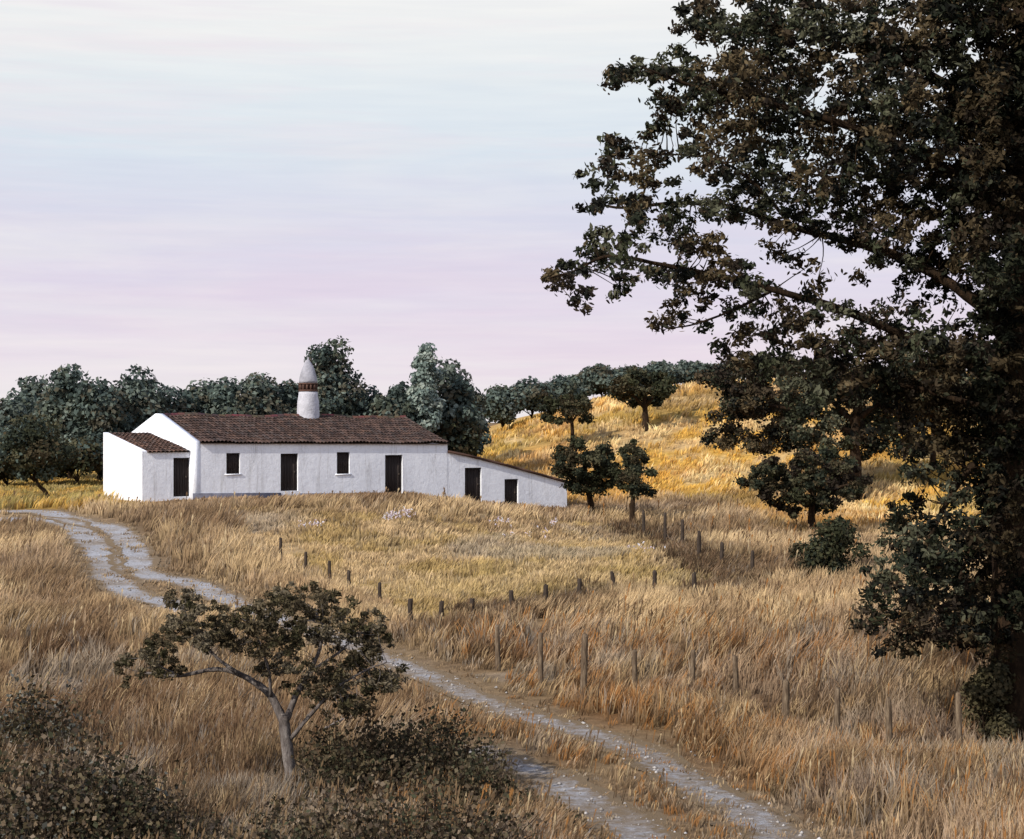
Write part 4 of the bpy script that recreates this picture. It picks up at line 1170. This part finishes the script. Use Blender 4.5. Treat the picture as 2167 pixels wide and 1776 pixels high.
# ------------------------------------------------------------------ wild flowers in the paddock
P = []
for x, y, s, n in ((808, 1082, 22, 26), (840, 1074, 14, 14), (1040, 1092, 26, 16), (1145, 1096, 8, 8), (1320, 1150, 30, 8), (1090, 1120, 60, 10), (640, 1100, 40, 12)):
    for k in range(n):
        q = gd(x + rng.normal() * s * .5, y + rng.normal() * 4); P.append(q + np.array([0, 0, .34 + .12 * rng.random()]))
P = np.array(P); n = len(P); P = np.repeat(P, 5, axis=0) + rng.normal(size=(n * 5, 3)) * .05
colf = np.array([(.62, .52, .66), (.70, .62, .68), (.60, .62, .66)])[rng.integers(0, 3, n * 5)]
o = leaves('wildflowers', P, rng.normal(size=(n * 5, 3)) + np.array([0, -.8, .6]), .075 * (.6 + .8 * rng.random(n * 5)), colf, None, HEX)
tag(o, 'pale lilac wildflowers scattered in the dry paddock grass', 'wildflowers', kind='stuff')

# ------------------------------------------------------------------ sky and sun
el = math.radians(36)
hz = math.cos(el); nl = -Uv; nf = -Vv
bb = .15; aa = math.sqrt(hz * hz - bb * bb)
S = aa * nl + bb * nf + np.array([0, 0, math.sin(el)])
sun = bpy.data.lights.new('sun', 'SUN'); sun.energy = 4.7; sun.angle = math.radians(.5); sun.color = (1, .93, .82)
so = bpy.data.objects.new('sun', sun); C.objects.link(so)
so.rotation_euler = Vector(S).to_track_quat('Z', 'Y').to_euler(); so.location = (-40, -20, 60)

w = bpy.data.worlds.new('World'); bpy.context.scene.world = w; w.use_nodes = True
nt = w.node_tree; nt.nodes.clear()
out = nt.nodes.new('ShaderNodeOutputWorld'); bg = nt.nodes.new('ShaderNodeBackground')
sky = nt.nodes.new('ShaderNodeTexSky'); sky.sky_type = 'NISHITA'; sky.sun_disc = False
sky.sun_elevation = el; sky.sun_rotation = math.atan2(S[0], S[1])
sky.air_density = 1.0; sky.dust_density = 2.5
tcn = nt.nodes.new('ShaderNodeTexCoord'); sep = nt.nodes.new('ShaderNodeSeparateXYZ'); nt.links.new(tcn.outputs['Generated'], sep.inputs[0])


def lin(r, g, b): return tuple(((v / 255) / 12.92 if v <= 10 else ((v / 255 + .055) / 1.055) ** 2.4) for v in (r, g, b))


mp = nt.nodes.new('ShaderNodeMapping'); mp.inputs['Scale'].default_value = (2.0, 2.0, 26.0); nt.links.new(tcn.outputs['Generated'], mp.inputs['Vector'])
nz = nt.nodes.new('ShaderNodeTexNoise'); nz.inputs['Scale'].default_value = 2.2; nz.inputs['Detail'].default_value = 6; nz.inputs['Roughness'].default_value = .6; nt.links.new(mp.outputs[0], nz.inputs['Vector'])
mp2 = nt.nodes.new('ShaderNodeMapping'); mp2.inputs['Scale'].default_value = (5.0, 5.0, 75.0); nt.links.new(tcn.outputs['Generated'], mp2.inputs['Vector'])
nz2 = nt.nodes.new('ShaderNodeTexNoise'); nz2.inputs['Scale'].default_value = 3.0; nz2.inputs['Detail'].default_value = 5; nt.links.new(mp2.outputs[0], nz2.inputs['Vector'])
warp = nt.nodes.new('ShaderNodeMath'); warp.operation = 'MULTIPLY_ADD'; warp.inputs[1].default_value = .05
nt.links.new(nz.outputs['Fac'], warp.inputs[0]); nt.links.new(sep.outputs['Z'], warp.inputs[2])
zsh = nt.nodes.new('ShaderNodeMath'); zsh.operation = 'SUBTRACT'; zsh.inputs[1].default_value = .025; nt.links.new(warp.outputs[0], zsh.inputs[0])
grad = ramp(nt, zsh.outputs[0], [(0.0, lin(242, 236, 237)), (.035, lin(236, 227, 236)), (.075, lin(224, 217, 234)), (.11, lin(218, 218, 234)), (.145, lin(218, 227, 237)), (.18, lin(229, 235, 239)), (.22, lin(242, 242, 241)), (.28, lin(238, 243, 247)), (.5, lin(205, 217, 242)), (1.0, lin(168, 190, 232))])
pink = ramp(nt, nz.outputs['Fac'], [(.45, (0, 0, 0)), (.68, (1, 1, 1))])
grad = mixc(nt, .0, grad, lin(232, 208, 226))
pm = nt.nodes.new('ShaderNodeMath'); pm.operation = 'MULTIPLY'; pm.inputs[1].default_value = .34; nt.links.new(pink, pm.inputs[0])
nt.links.new(pm.outputs[0], grad.node.inputs[0])
mp3 = nt.nodes.new('ShaderNodeMapping'); mp3.inputs['Scale'].default_value = (1.6, 1.6, 13.0); mp3.inputs['Location'].default_value = (3.1, .7, 1.9); nt.links.new(tcn.outputs['Generated'], mp3.inputs['Vector'])
nz3 = nt.nodes.new('ShaderNodeTexNoise'); nz3.inputs['Scale'].default_value = 2.6; nz3.inputs['Detail'].default_value = 8; nz3.inputs['Roughness'].default_value = .62; nz3.inputs['Distortion'].default_value = .4; nt.links.new(mp3.outputs[0], nz3.inputs['Vector'])
cm = nt.nodes.new('ShaderNodeMath'); cm.operation = 'MULTIPLY'; cm.inputs[1].default_value = .34; nt.links.new(ramp(nt, nz3.outputs['Fac'], [(.46, (0, 0, 0)), (.70, (1, 1, 1))]), cm.inputs[0])
grad = mixc(nt, .0, grad, lin(246, 243, 238)); nt.links.new(cm.outputs[0], grad.node.inputs[0])
stk = ramp(nt, nz2.outputs['Fac'], [(.3, (1.04, 1.045, 1.055)), (.5, (1.07, 1.07, 1.07)), (.7, (1.10, 1.095, 1.085))])
grad = mixc(nt, 1.0, grad, stk, 'MULTIPLY')
sk = nt.nodes.new('ShaderNodeVectorMath'); sk.operation = 'SCALE'; sk.inputs['Scale'].default_value = .09; nt.links.new(sky.outputs[0], sk.inputs[0])
fin = mixc(nt, .90, sk.outputs[0], grad)
nt.links.new(fin, bg.inputs[0]); bg.inputs[1].default_value = 1.0
nt.links.new(bg.outputs[0], out.inputs[0])

# ------------------------------------------------------------------ camera and view
cam = bpy.data.cameras.new('camera'); cam.sensor_width = 36; cam.lens = 36 * F / 2167; cam.clip_end = 4000; cam.clip_start = .1
co = bpy.data.objects.new('camera', cam); C.objects.link(co); co.rotation_euler = (math.radians(90), 0, 0)
sc = bpy.context.scene; sc.camera = co
sc.view_settings.view_transform = 'Standard'; sc.view_settings.look = 'None'; sc.view_settings.exposure = 0
sc.render.engine = 'CYCLES'
sc.cycles.max_bounces = 6; sc.cycles.diffuse_bounces = 3; sc.cycles.transmission_bounces = 3
